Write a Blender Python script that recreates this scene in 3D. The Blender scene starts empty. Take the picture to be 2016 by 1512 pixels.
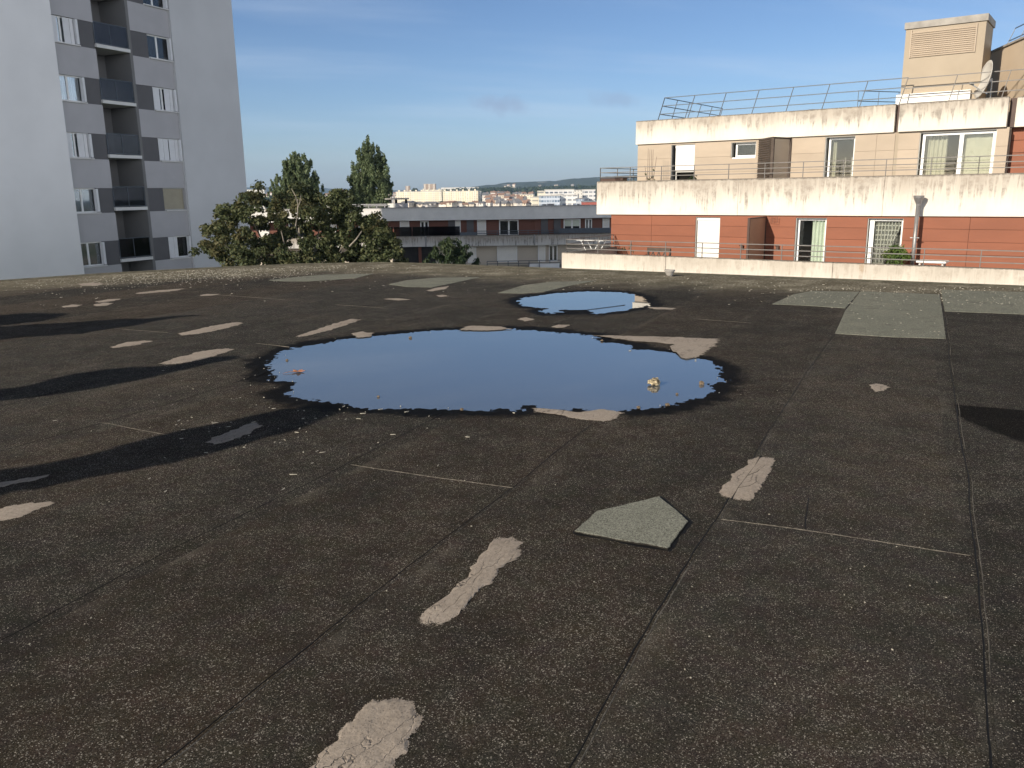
import bpy, bmesh, math, random
import numpy as np
from mathutils import Vector, Matrix, noise as mnoise
SC = bpy.context.scene
COL = SC.collection
random.seed(7)
R = math.radians

# ------------------------------------------------------------------ camera
F, CX, CY, HCAM = 1630.0, 1008.0, 756.0, 1.5
PITCH, ROLL = math.atan(378 / F), R(0.75)

def ray(x, y):
    """direction (world) of the photograph's pixel x, y (2016 x 1512)"""
    u, v = x - CX, y - CY
    c, s = math.cos(ROLL), math.sin(ROLL)
    ur, vr = c * u - s * v, s * u + c * v
    cp, sp = math.cos(PITCH), math.sin(PITCH)
    return Vector((ur, F * cp - vr * sp, -F * sp - vr * cp))

def at(x, y, D):
    r = ray(x, y)
    return Vector((0, 0, HCAM)) + r * (D / r.y)

def gnd(x, y, z=0.0):
    r = ray(x, y)
    return Vector((0, 0, HCAM)) + r * ((z - HCAM) / r.z)

cam_d = bpy.data.cameras.new("camera")
cam = bpy.data.objects.new("camera", cam_d)
COL.objects.link(cam)
_f = ray(CX, CY).normalized()
_r = (ray(CX + 1, CY) - ray(CX, CY)).normalized()
_u = (ray(CX, CY - 1) - ray(CX, CY)).normalized()
cam.matrix_world = Matrix(((_r.x, _u.x, -_f.x, 0), (_r.y, _u.y, -_f.y, 0), (_r.z, _u.z, -_f.z, HCAM), (0, 0, 0, 1)))
cam_d.sensor_width = 36
cam_d.lens = 36 * F / 2016
cam_d.clip_start = 0.05
cam_d.clip_end = 30000
SC.camera = cam

# ------------------------------------------------------------------ light
SUN_EL = R(22)
SUND = Vector((0.727, 0.686, 0)).normalized()          # the way shadows fall
w = bpy.data.worlds.new("World")
SC.world = w
w.use_nodes = True
nt = w.node_tree
sky = nt.nodes.new("ShaderNodeTexSky")
sky.sky_type = "NISHITA"
sky.sun_disc = False
sky.sun_elevation = SUN_EL
sky.sun_rotation = math.atan2(-SUND.x, -SUND.y) % (2 * math.pi)
sky.altitude = 60
sky.air_density = 1.0
sky.dust_density = 0.6
sky.ozone_density = 4.0
bg = nt.nodes["Background"]
bg.inputs[1].default_value = 0.10
# thin cirrus and a few small grey clouds in the sky itself
tc = nt.nodes.new("ShaderNodeTexCoord")
sepw = nt.nodes.new("ShaderNodeSeparateXYZ")
nt.links.new(tc.outputs["Generated"], sepw.inputs[0])
def wmath(op, a, b=None):
    n = nt.nodes.new("ShaderNodeMath"); n.operation = op
    for i, v in enumerate((a, b)):
        if v is None: continue
        if isinstance(v, (int, float)): n.inputs[i].default_value = v
        else: nt.links.new(v, n.inputs[i])
    return n.outputs[0]
zz = wmath("ADD", wmath("MAXIMUM", sepw.outputs[2], 0.0), 0.12)
comb = nt.nodes.new("ShaderNodeCombineXYZ")
px_ = wmath("DIVIDE", sepw.outputs[0], zz); py_ = wmath("DIVIDE", sepw.outputs[1], zz)
nt.links.new(wmath("ADD", wmath("MULTIPLY", px_, 0.35), wmath("MULTIPLY", py_, 0.12)), comb.inputs[0])
nt.links.new(wmath("MULTIPLY", wmath("ADD", py_, wmath("MULTIPLY", px_, -0.25)), 1.1), comb.inputs[1])
def wnoise(vec, scale, det, rough):
    n = nt.nodes.new("ShaderNodeTexNoise")
    n.inputs["Scale"].default_value = scale; n.inputs["Detail"].default_value = det; n.inputs["Roughness"].default_value = rough
    nt.links.new(vec, n.inputs["Vector"]); return n.outputs["Fac"]
def wramp(fac, a, b):
    n = nt.nodes.new("ShaderNodeMapRange"); n.interpolation_type = "SMOOTHSTEP"
    nt.links.new(fac, n.inputs[0]); n.inputs[1].default_value = a; n.inputs[2].default_value = b
    return n.outputs[0]
def wmix(fac, a, b):
    n = nt.nodes.new("ShaderNodeMix"); n.data_type = "RGBA"
    for k, v in ((0, fac), (6, a), (7, b)):
        if isinstance(v, (int, float)): n.inputs[k].default_value = v
        elif isinstance(v, tuple): n.inputs[k].default_value = v
        else: nt.links.new(v, n.inputs[k])
    return n.outputs[2]
cir = wmath("MULTIPLY", wmath("MULTIPLY", wramp(wnoise(comb.outputs[0], 1.1, 7, 0.55), 0.42, 0.80), 0.36), wramp(sepw.outputs[2], 0.0, 0.12))
SKYMUL = nt.nodes.new("ShaderNodeMix"); SKYMUL.data_type = "RGBA"; SKYMUL.blend_type = "MULTIPLY"
SKYMUL.inputs[0].default_value = 1.0
SKYMUL.inputs[7].default_value = (0.80, 0.84, 0.97, 1)
nt.links.new(sky.outputs[0], SKYMUL.inputs[6])
deep = wmath("MULTIPLY", wramp(sepw.outputs[2], 0.02, 0.24), 0.16)
deep = wmath("ADD", deep, wmath("MULTIPLY", wramp(sepw.outputs[2], 0.20, 0.42), 0.70))
base_sky = wmix(deep, SKYMUL.outputs[2], (0, 0, 0, 1))
mx = wmix(cir, base_sky, (5.2, 5.9, 6.9, 1))
# the two small grey clouds, at fixed directions of the sky
def wcloud(prev, x, y, rx, ry, amt):
    d = ray(x, y).normalized()
    e1 = Vector((d.y, -d.x, 0)).normalized(); e2 = e1.cross(d)
    def dot(v):
        n = nt.nodes.new("ShaderNodeVectorMath"); n.operation = "DOT_PRODUCT"
        nt.links.new(tc.outputs["Generated"], n.inputs[0]); n.inputs[1].default_value = v
        return n.outputs["Value"]
    a = wmath("DIVIDE", dot(e1), rx / F); b = wmath("DIVIDE", dot(e2), ry / F)
    b = wmath("ADD", b, wmath("MULTIPLY", a, 0.35))
    r2 = wmath("SQRT", wmath("ADD", wmath("MULTIPLY", a, a), wmath("MULTIPLY", b, b)))
    nz = wnoise(tc.outputs["Generated"], 38, 6, 0.6)
    r2 = wmath("ADD", r2, wmath("MULTIPLY", wmath("SUBTRACT", nz, 0.5), 1.9))
    front = wramp(dot(d), 0.8, 0.9)
    m = wmath("MULTIPLY", wmath("MULTIPLY", wramp(r2, 1.0, 0.1), front), amt)
    return wmix(m, prev, (2.3, 2.95, 4.3, 1))
mx = wcloud(mx, 985, 207, 58, 26, 0.6)
mx = wcloud(mx, 1218, 196, 55, 20, 0.4)
# unseen bright cloud added behind the viewer to fill the tower's shaded side
def wdot(v):
    n = nt.nodes.new("ShaderNodeVectorMath"); n.operation = "DOT_PRODUCT"
    nt.links.new(tc.outputs["Generated"], n.inputs[0]); n.inputs[1].default_value = v
    return n.outputs["Value"]
fill_cloud = wramp(wmath("ADD", wdot(Vector((0.70, -0.70, 0.12)).normalized()), wmath("MULTIPLY", wmath("SUBTRACT", wnoise(comb.outputs[0], 1.6, 6, 0.55), 0.5), 0.7)), 0.30, 0.85)
fill_cloud = wmath("MULTIPLY", fill_cloud, wramp(sepw.outputs[2], 0.34, 0.06))
mx = wmix(wmath("MULTIPLY", fill_cloud, 0.9), mx, (28.0, 29.0, 31.0, 1))
nt.links.new(mx, bg.inputs[0])

sun_d = bpy.data.lights.new("sun", "SUN")
sun = bpy.data.objects.new("sun", sun_d)
COL.objects.link(sun)
sun_d.energy = 4.6
sun_d.angle = R(0.5)
sun_d.color = (1.0, 0.90, 0.76)
SUNV = Vector((SUND.x * math.cos(SUN_EL), SUND.y * math.cos(SUN_EL), -math.sin(SUN_EL)))
sun.rotation_euler = SUNV.to_track_quat("-Z", "Y").to_euler()

vs = SC.view_settings
vs.view_transform = "Standard"
vs.look = "None"
vs.exposure = 0.45
vs.gamma = 1.0
SC.cycles.max_bounces = 8
SC.cycles.volume_bounces = 0
SC.cycles.use_denoising = True

# ------------------------------------------------------------------ helpers
def tag(o, label=None, cat=None, group=None, kind=None):
    if label: o["label"] = label
    if cat: o["category"] = cat
    if group: o["group"] = group
    if kind: o["kind"] = kind
    return o

def empty(name, loc=(0, 0, 0), rz=0.0):
    o = bpy.data.objects.new(name, None)
    o.location = loc
    o.rotation_euler = (0, 0, rz)
    o.empty_display_size = 0.2
    COL.objects.link(o)
    return o

class MB:
    def __init__(s):
        s.v, s.f, s.m = [], [], []
        s.cur = 0
    def add(s, vs, fs):
        n = len(s.v)
        s.v += [tuple(p) for p in vs]
        s.f += [tuple(i + n for i in f) for f in fs]
        s.m += [s.cur] * len(fs)
    def box(s, x0, x1, y0, y1, z0, z1):
        if x0 > x1: x0, x1 = x1, x0
        if y0 > y1: y0, y1 = y1, y0
        if z0 > z1: z0, z1 = z1, z0
        s.add([(x0, y0, z0), (x1, y0, z0), (x1, y1, z0), (x0, y1, z0), (x0, y0, z1), (x1, y0, z1), (x1, y1, z1), (x0, y1, z1)],
              [(0, 3, 2, 1), (4, 5, 6, 7), (0, 1, 5, 4), (1, 2, 6, 5), (2, 3, 7, 6), (3, 0, 4, 7)])
        return s
    def prism(s, poly, z0, z1):
        n = len(poly)
        s.add([(p[0], p[1], z0) for p in poly] + [(p[0], p[1], z1) for p in poly],
              [tuple(range(n - 1, -1, -1)), tuple(range(n, 2 * n))] + [(i, (i + 1) % n, n + (i + 1) % n, n + i) for i in range(n)])
        return s
    def bar(s, a, b, t, t2=None):
        """square bar from a to b"""
        a, b = Vector(a), Vector(b)
        d = (b - a).normalized()
        up = Vector((0, 0, 1)) if abs(d.z) < 0.9 else Vector((1, 0, 0))
        e1 = d.cross(up).normalized(); e2 = e1.cross(d)
        t2 = t2 or t
        q = [e1 * (i * t / 2) + e2 * (j * t2 / 2) for i, j in ((-1, -1), (1, -1), (1, 1), (-1, 1))]
        s.add([a + k for k in q] + [b + k for k in q], [(0, 1, 2, 3), (7, 6, 5, 4)] + [(i, i + 4, (i + 1) % 4 + 4, (i + 1) % 4) for i in range(4)])
        return s
    def tube(s, pts, rad, n=8):
        pts = [Vector(p) for p in pts]
        if isinstance(rad, (int, float)): rad = [rad] * len(pts)
        vs, fs = [], []
        for i, p in enumerate(pts):
            d = (pts[min(i + 1, len(pts) - 1)] - pts[max(i - 1, 0)]).normalized()
            up = Vector((0, 0, 1)) if abs(d.z) < 0.95 else Vector((1, 0, 0))
            e1 = d.cross(up).normalized(); e2 = e1.cross(d)
            for k in range(n):
                a = 2 * math.pi * k / n
                vs.append(p + (e1 * math.cos(a) + e2 * math.sin(a)) * rad[i])
        for i in range(len(pts) - 1):
            for k in range(n):
                fs.append((i * n + k, i * n + (k + 1) % n, (i + 1) * n + (k + 1) % n, (i + 1) * n + k))
        fs.append(tuple(range(n - 1, -1, -1)))
        fs.append(tuple(range((len(pts) - 1) * n, len(pts) * n)))
        s.add(vs, fs)
        return s
    def build(s, name, mats, parent=None, smooth=False, bevel=0):
        me = bpy.data.meshes.new(name)
        me.from_pydata(s.v, [], s.f)
        if not isinstance(mats, (list, tuple)): mats = [mats]
        for m in mats: me.materials.append(m)
        me.polygons.foreach_set("material_index", s.m)
        if smooth: me.polygons.foreach_set("use_smooth", [True] * len(s.f))
        bm = bmesh.new(); bm.from_mesh(me)
        bmesh.ops.recalc_face_normals(bm, faces=bm.faces)
        bm.to_mesh(me); bm.free()
        me.update()
        o = bpy.data.objects.new(name, me)
        COL.objects.link(o)
        if parent: o.parent = parent
        if bevel:
            md = o.modifiers.new("bevel", "BEVEL"); md.width = bevel; md.segments = 2; md.limit_method = "ANGLE"
        return o

# ------------------------------------------------------------------ materials
class NB:
    """small node builder"""
    def __init__(s, name):
        s.mat = bpy.data.materials.new(name); s.mat.use_nodes = True
        s.t = s.mat.node_tree; s.b = s.t.nodes["Principled BSDF"]; s.out = s.t.nodes["Material Output"]
    def n(s, t): return s.t.nodes.new(t)
    def put(s, sock, v):
        if isinstance(v, (int, float)):
            sock.default_value = v
        elif isinstance(v, (tuple, list)):
            if sock.type == "RGBA" and len(v) == 3: v = (*v, 1)
            sock.default_value = v
        else: s.t.links.new(v, sock)
    def math(s, op, a, b=0.0, c=None):
        n = s.n("ShaderNodeMath"); n.operation = op
        s.put(n.inputs[0], a); s.put(n.inputs[1], b)
        if c is not None: s.put(n.inputs[2], c)
        return n.outputs[0]
    def vmath(s, op, a, b):
        n = s.n("ShaderNodeVectorMath"); n.operation = op
        s.put(n.inputs[0], a); s.put(n.inputs[1], b)
        return n.outputs["Value"] if op == "DOT_PRODUCT" else n.outputs[0]
    def pos(s): return s.n("ShaderNodeNewGeometry").outputs["Position"]
    def obj(s): return s.n("ShaderNodeTexCoord").outputs["Object"]
    def gen(s): return s.n("ShaderNodeTexCoord").outputs["Generated"]
    def island(s): return s.n("ShaderNodeNewGeometry").outputs["Random Per Island"]
    def sep(s, v):
        n = s.n("ShaderNodeSeparateXYZ"); s.put(n.inputs[0], v); return n.outputs
    def comb(s, x, y, z):
        n = s.n("ShaderNodeCombineXYZ")
        for i, v in enumerate((x, y, z)): s.put(n.inputs[i], v)
        return n.outputs[0]
    def scale(s, v, k): return s.vmath("MULTIPLY", v, k if isinstance(k, tuple) else (k, k, k))
    def noise(s, v, scale, det=4, rough=0.55, col=False):
        n = s.n("ShaderNodeTexNoise"); s.put(n.inputs["Vector"], v)
        n.inputs["Scale"].default_value = scale; n.inputs["Detail"].default_value = det; n.inputs["Roughness"].default_value = rough
        return n.outputs["Color" if col else "Fac"]
    def voro(s, v, scale, out="Color", feat="F1"):
        n = s.n("ShaderNodeTexVoronoi"); n.feature = feat; s.put(n.inputs["Vector"], v); n.inputs["Scale"].default_value = scale
        return n.outputs[out]
    def white(s, v, dim="3D"):
        n = s.n("ShaderNodeTexWhiteNoise"); n.noise_dimensions = dim
        s.put(n.inputs["W" if dim == "1D" else "Vector"], v); return n.outputs["Value"]
    def step(s, f, a, b, lo=0.0, hi=1.0):
        n = s.n("ShaderNodeMapRange"); n.interpolation_type = "SMOOTHSTEP"
        s.put(n.inputs[0], f); s.put(n.inputs[1], a); s.put(n.inputs[2], b); n.inputs[3].default_value = lo; n.inputs[4].default_value = hi
        return n.outputs[0]
    def mix(s, f, a, b, mode="MIX"):
        n = s.n("ShaderNodeMix"); n.data_type = "RGBA"; n.blend_type = mode
        s.put(n.inputs[0], f); s.put(n.inputs[6], a); s.put(n.inputs[7], b); return n.outputs[2]
    def mul(s, col, f): return s.mix(1.0, col, s.comb(f, f, f) if not isinstance(f, float) else (f, f, f), "MULTIPLY")
    def attr(s, name):
        n = s.n("ShaderNodeAttribute"); n.attribute_name = name; return n.outputs["Fac"]
    def bump(s, h, strength=0.3, dist=0.01):
        n = s.n("ShaderNodeBump"); n.inputs["Strength"].default_value = strength; n.inputs["Distance"].default_value = dist
        s.put(n.inputs["Height"], h); s.t.links.new(n.outputs[0], s.b.inputs["Normal"])
    def done(s, col, rough=0.7, spec=0.3, metal=0.0):
        s.put(s.b.inputs["Base Color"], col); s.put(s.b.inputs["Roughness"], rough)
        s.put(s.b.inputs["Specular IOR Level"], spec); s.put(s.b.inputs["Metallic"], metal)
        return s.mat

def simple(name, col, rough=0.7, var=0.12, scale=3.0, spec=0.3, metal=0.0, bump=0.0):
    m = NB(name)
    p = m.obj()
    nz = m.noise(p, scale, 5, 0.6)
    c = m.mul(col, m.step(nz, 0.25, 0.75, 1 - var, 1 + var))
    if bump: m.bump(m.noise(p, scale * 12, 4), bump, 0.01)
    return m.done(c, rough, spec, metal)

# membrane of the roof
q_dir = (0.903, -0.430, 0.0)      # across the rolls
q0 = gnd(1120, 1512).dot(Vector(q_dir))
Z_W = -0.006
DAMP_K, DAMP_0 = 1.32, 0.28

def roof_membrane():
    m = NB("bitumen_membrane")
    p = m.pos()
    q = m.math("SUBTRACT", m.vmath("DOT_PRODUCT", p, q_dir), q0)
    q = m.math("ADD", q, m.math("MULTIPLY", m.math("SUBTRACT", m.noise(p, 0.5, 2), 0.5), 0.03))
    sid = m.math("FLOOR", q)
    tone = m.step(m.white(sid, "1D"), 0, 1, 0.82, 1.20)
    big = m.noise(p, 0.55, 6, 0.62)
    mid = m.noise(p, 3.2, 6, 0.65)
    xyz = m.sep(p)
    brown = m.math("ADD", big, m.math("MULTIPLY", xyz[0], -0.012))
    brown = m.math("ADD", brown, m.math("MULTIPLY", m.math("SUBTRACT", m.noise(p, 1.7, 5, 0.7), 0.5), 0.35))
    brown = m.math("ADD", brown, m.math("MULTIPLY", m.math("SUBTRACT", m.white(m.math("ADD", sid, 31.7), "1D"), 0.5), 0.30))
    c = m.mix(m.step(brown, 0.36, 0.74), (0.0480, 0.0445, 0.0385), (0.0630, 0.0500, 0.0380))
    tint = m.noise(p, 9.0, 4, 0.7, True)
    c = m.mix(0.25, c, m.mix(1.0, c, m.mix(1.0, tint, (2.0, 2.0, 2.0), "MULTIPLY"), "MULTIPLY"))
    c = m.mul(c, m.step(mid, 0.25, 0.75, 0.84, 1.17))
    c = m.mul(c, tone)
    # mineral grains of two sizes, bald in places
    gs = m.sep(m.voro(p, 330.0)); gl = m.sep(m.voro(p, 190.0))
    dens = m.math("ADD", m.math("MULTIPLY", mid, 0.28), m.math("ADD", m.math("MULTIPLY", big, 0.28), 0.10))
    dens = m.math("ADD", dens, m.math("MULTIPLY", m.noise(p, 14.0, 4, 0.7), 0.30))
    bright = m.step(m.math("ADD", gs[0], m.math("MULTIPLY", m.math("SUBTRACT", dens, 0.55), 0.9)), 0.80, 0.90)
    c = m.mix(bright, c, m.mix(m.math("POWER", gs[1], 2.0), (0.105, 0.090, 0.072), (0.50, 0.46, 0.40)))
    br2 = m.step(m.math("ADD", gl[0], m.math("MULTIPLY", m.math("SUBTRACT", dens, 0.55), 0.6)), 0.955, 0.985)
    c = m.mix(br2, c, m.mix(gl[1], (0.14, 0.125, 0.10), (0.36, 0.335, 0.29)))
    dark = m.step(gs[2], 0.60, 0.70)
    c = m.mix(m.math("MULTIPLY", dark, 0.7), c, (0.009, 0.008, 0.007))
    # worn, paler strip along one side of every lap
    fq = m.math("FRACT", q)
    lap = m.math("MULTIPLY", m.step(fq, 0.11, 0.0), m.step(m.noise(p, 2.2, 4, 0.7), 0.45, 0.65))
    c = m.mix(m.math("MULTIPLY", lap, m.step(gs[1], 0.2, 0.9, 0.1, 0.55)), c, (0.165, 0.15, 0.125))
    # lichen and old chippings along the far edge
    ed = m.attr("edge")
    l0 = m.math("ADD", ed, m.math("MULTIPLY", m.math("SUBTRACT", m.noise(p, 0.9, 5, 0.65), 0.5), 2.8))
    lich = m.step(l0, 2.9, 0.9)
    fleck = m.step(m.math("ADD", m.noise(p, 26.0, 4, 0.7), m.math("MULTIPLY", m.noise(p, 2.0, 4), 0.5)), 0.70, 0.92)
    moss = m.mix(m.noise(p, 2.6, 5, 0.7), (0.080, 0.070, 0.048), (0.205, 0.180, 0.128))
    moss = m.mix(fleck, moss, (0.40, 0.365, 0.28))
    c = m.mix(m.math("MULTIPLY", lich, 0.85), c, moss)
    # damp rim of the water
    rz = xyz[2]
    wn = m.math("MULTIPLY", m.math("SUBTRACT", m.noise(p, 6.0, 5, 0.7), 0.5), 0.0034)
    wz = m.math("ADD", rz, wn)
    wet = m.step(wz, Z_W + 0.0054, Z_W + 0.0020)
    # a damp patch held by a lap on its far side and by a seam on its left
    S = gnd(1876, 796)
    dv = m.vmath("SUBTRACT", p, tuple(S))
    nz = m.math("MULTIPLY", m.math("SUBTRACT", m.noise(p, 6.0, 5, 0.65), 0.5), 0.16)
    a = m.math("ADD", m.vmath("DOT_PRODUCT", dv, q_dir), m.math("MULTIPLY", nz, 0.3))
    b = m.math("ADD", m.vmath("DOT_PRODUCT", dv, (0.430, 0.903, 0)), m.math("MULTIPLY", nz, 0.15))
    low = m.math("MULTIPLY", m.math("ADD", m.math("MULTIPLY", m.math("POWER", m.math("MAXIMUM", a, 0.0), 0.75), DAMP_K), DAMP_0), -1.0)
    damp = m.math("MULTIPLY", m.step(b, 0.012, -0.012), m.step(m.math("ADD", b, nz), m.math("SUBTRACT", low, 0.05), m.math("ADD", low, 0.07)))
    damp = m.math("MULTIPLY", damp, m.step(a, -0.01, 0.03))
    damp = m.math("MULTIPLY", damp, m.step(a, 1.6, 1.1))
    stain = m.math("MULTIPLY", m.step(a, -0.08, 0.02), m.math("MULTIPLY", m.step(b, 0.10, -0.02), m.step(b, -0.55, -0.1)))
    wetall = m.math("MAXIMUM", wet, m.math("MULTIPLY", damp, 0.88))
    c = m.mix(m.math("MULTIPLY", m.math("MULTIPLY", stain, 0.25), m.step(a, 1.6, 1.0)), c, m.mul(c, 0.3))
    c = m.mix(m.math("MULTIPLY", wetall, 0.95), c, m.mul(c, 0.05))
    h = m.math("ADD", m.math("MULTIPLY", gs[0], 0.6), m.noise(p, 90.0, 3, 0.7))
    m.bump(h, 0.6, 0.003)
    rough = m.math("SUBTRACT", 0.92, m.math("MULTIPLY", wet, 0.25))
    return m.done(c, rough, 0.06)

def slate_felt():
    m = NB("grey_slate_felt")
    p = m.pos()
    g = m.sep(m.voro(p, 210.0))
    c = m.mix(m.noise(p, 1.5, 5, 0.7), (0.155, 0.160, 0.128), (0.215, 0.215, 0.172))
    c = m.mul(c, m.step(g[0], 0.0, 1.0, 0.55, 1.5))
    fl = m.step(m.math("ADD", m.noise(p, 30.0, 4, 0.7), m.math("MULTIPLY", m.noise(p, 1.6, 4), 0.45)), 0.76, 0.92)
    c = m.mix(m.math("MULTIPLY", fl, 0.6), c, (0.36, 0.34, 0.26))
    c = m.mix(m.math("MULTIPLY", m.step(m.noise(p, 4.0, 5, 0.7), 0.52, 0.72), 0.55), c, (0.062, 0.058, 0.048))
    m.bump(g[0], 0.5, 0.002)
    return m.done(c, 0.9, 0.2)

def slate_clean():
    m = NB("green_slate_felt")
    p = m.pos()
    g = m.sep(m.voro(p, 240.0))
    c = m.mix(m.noise(p, 3.5, 5, 0.7), (0.180, 0.185, 0.150), (0.265, 0.265, 0.220))
    c = m.mul(c, m.step(g[0], 0.0, 1.0, 0.55, 1.45))
    c = m.mix(m.step(m.math("ADD", m.attr("rim"), m.math("MULTIPLY", m.math("SUBTRACT", m.noise(p, 18.0, 4, 0.7), 0.5), 0.7)), 0.72, 0.95), c, (0.018, 0.016, 0.013))  # edge darkened for bitumen and for the edge shadow, in colour
    stn = m.step(m.noise(p, 6.0, 5, 0.7), 0.55, 0.75)
    c = m.mix(m.math("MULTIPLY", stn, 0.35), c, (0.09, 0.085, 0.06))
    m.bump(g[0], 0.6, 0.002)
    return m.done(c, 0.9, 0.2)

def mastic():
    m = NB("beige_mastic")
    p = m.pos()
    c = m.mix(m.noise(p, 5.0, 6, 0.65), (0.300, 0.250, 0.203), (0.430, 0.370, 0.310))
    c = m.mul(c, m.step(m.noise(p, 60.0, 4, 0.7), 0.3, 0.7, 0.84, 1.12))
    st = m.comb(m.math("MULTIPLY", m.vmath("DOT_PRODUCT", p, q_dir), 16.0), m.math("MULTIPLY", m.vmath("DOT_PRODUCT", p, (0.43, 0.903, 0)), 2.2), 0.0)
    st = m.vmath("ADD", st, m.scale(m.noise(p, 7.0, 4, 0.6, True), 1.2))
    crk = m.voro(st, 1.0, "Distance", "DISTANCE_TO_EDGE")
    line = m.math("MULTIPLY", m.step(crk, 0.030, 0.0), m.step(m.noise(p, 3.0, 3), 0.44, 0.56))
    c = m.mix(m.math("MULTIPLY", line, 0.75), c, (0.06, 0.05, 0.042))
    grit = m.step(m.sep(m.voro(p, 260.0))[0], 0.93, 0.98)
    c = m.mix(m.math("MULTIPLY", grit, 0.5), c, (0.05, 0.045, 0.04))
    h = m.math("ADD", m.noise(st, 1.4, 5, 0.65), m.math("MULTIPLY", line, -0.5))
    h = m.math("ADD", h, m.math("MULTIPLY", m.noise(p, 120.0, 3), 0.2))
    m.bump(h, 0.75, 0.008)
    m.done(c, 0.85, 0.25)
    rim = m.math("ADD", m.attr("rim"), m.math("MULTIPLY", m.math("SUBTRACT", m.noise(p, 28.0, 5, 0.75), 0.5), 1.7))
    rim = m.math("ADD", rim, m.math("MULTIPLY", m.math("SUBTRACT", m.voro(p, 200.0, "Distance"), 0.4), 0.5))
    m.put(m.b.inputs["Alpha"], m.math("SUBTRACT", 1.0, m.step(rim, 0.66, 0.76)))
    return m.mat

def dirty_concrete(name, base, dirt=(0.17, 0.155, 0.135), amount=1.0, reach=0.75, rim=0.10):
    """painted concrete; grime runs down from its top edge"""
    m = NB(name)
    o = m.obj(); x = m.sep(o)
    g = m.sep(m.gen())[2]
    run = m.noise(m.comb(m.math("MULTIPLY", x[0], 7.5), m.math("MULTIPLY", x[1], 7.5), m.math("MULTIPLY", x[2], 0.45)), 1.0, 7, 0.68)
    area = m.noise(m.comb(m.math("MULTIPLY", x[0], 0.55), m.math("MULTIPLY", x[1], 0.55), 3.0), 1.0, 3, 0.6)
    ln = m.math("MULTIPLY", m.math("MULTIPLY", m.step(run, 0.36, 0.62), m.step(area, 0.28, 0.68, 0.45, 1.30)), reach)
    depth = m.math("SUBTRACT", 1.0, g)
    streak = m.step(m.math("SUBTRACT", ln, depth), -0.10, 0.26)
    blot = m.step(m.noise(o, 4.2, 7, 0.7), 0.38, 0.66)
    streak = m.math("MULTIPLY", streak, m.math("ADD", 0.35, m.math("MULTIPLY", blot, 0.65)))
    c = m.mul(base, m.step(m.noise(o, 1.1, 5, 0.6), 0.2, 0.8, 0.90, 1.06))
    c = m.mix(m.math("MULTIPLY", streak, min(1.0, 0.9 * amount)), c, dirt)
    wash = m.math("MULTIPLY", m.step(m.math("ADD", depth, m.math("MULTIPLY", m.math("SUBTRACT", run, 0.5), 0.9)), reach, 0.0), m.step(area, 0.25, 0.7, 0.45, 1.0))
    c = m.mix(m.math("MULTIPLY", wash, 0.80 * amount), c, (0.36, 0.31, 0.255))
    rimn = m.math("ADD", depth, m.math("MULTIPLY", m.math("SUBTRACT", m.noise(o, 9.0, 6, 0.75), 0.5), rim * 2.6))
    c = m.mix(m.math("MULTIPLY", m.step(rimn, rim, rim * 0.15), 0.85), c, (0.125, 0.112, 0.095))
    oc = m.math("MULTIPLY", m.step(m.noise(o, 0.8, 4, 0.6), 0.62, 0.75), streak)
    c = m.mix(m.math("MULTIPLY", oc, 0.4), c, (0.34, 0.20, 0.09))
    m.bump(m.noise(o, 22.0, 5, 0.7), 0.15, 0.01)
    return m.done(c, 0.85, 0.2)

def planks(name, col, var=0.10, hue=0.0):
    m = NB(name)
    r = m.island(); o = m.obj(); x = m.sep(o)
    st = m.noise(m.comb(m.math("MULTIPLY", x[0], 0.8), x[1], m.math("MULTIPLY", x[2], 2.0)), 0.9, 4, 0.6)
    c = m.mul(col, m.step(r, 0, 1, 1 - var, 1 + var))
    c = m.mul(c, m.step(st, 0.25, 0.75, 0.93, 1.06))
    return m.done(c, 0.6, 0.3)

def glass(name, tint=(0.75, 0.8, 0.8), refl=1.0, clear=0.75):
    """window pane: mirrors the sky at a slant, lets the room show"""
    m = NB(name)
    fr = m.n("ShaderNodeFresnel"); fr.inputs[0].default_value = 1.55
    f = m.math("MINIMUM", m.math("MULTIPLY", fr.outputs[0], 1.6 * refl), 1.0)
    tr = m.n("ShaderNodeBsdfTransparent"); tr.inputs[0].default_value = (*[t * clear for t in tint], 1)
    gl = m.n("ShaderNodeBsdfGlossy"); gl.inputs["Roughness"].default_value = 0.02; gl.inputs[0].default_value = (0.95, 0.97, 1, 1)
    mxs = m.n("ShaderNodeMixShader")
    m.put(mxs.inputs[0], f); m.t.links.new(tr.outputs[0], mxs.inputs[1]); m.t.links.new(gl.outputs[0], mxs.inputs[2])
    m.t.links.new(mxs.outputs[0], m.out.inputs[0])
    return m.mat

def leaves(name, c1, c2, c3, trans=0.25):
    m = NB(name)
    r = m.island(); o = m.obj()
    big = m.noise(o, 0.45 if trans else 1.0, 3, 0.6)
    c = m.mix(r, c1, c2)
    c = m.mix(m.step(m.math("ADD", big, m.math("MULTIPLY", r, 0.18)), 0.55, 0.75), c, c3)
    m.done(c, 0.6, 0.25)
    tl = m.n("ShaderNodeBsdfTranslucent"); m.put(tl.inputs[0], c)
    ms = m.n("ShaderNodeMixShader"); ms.inputs[0].default_value = trans
    m.t.links.new(m.b.outputs[0], ms.inputs[1]); m.t.links.new(tl.outputs[0], ms.inputs[2]); m.t.links.new(ms.outputs[0], m.out.inputs[0])
    return m.mat

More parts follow.
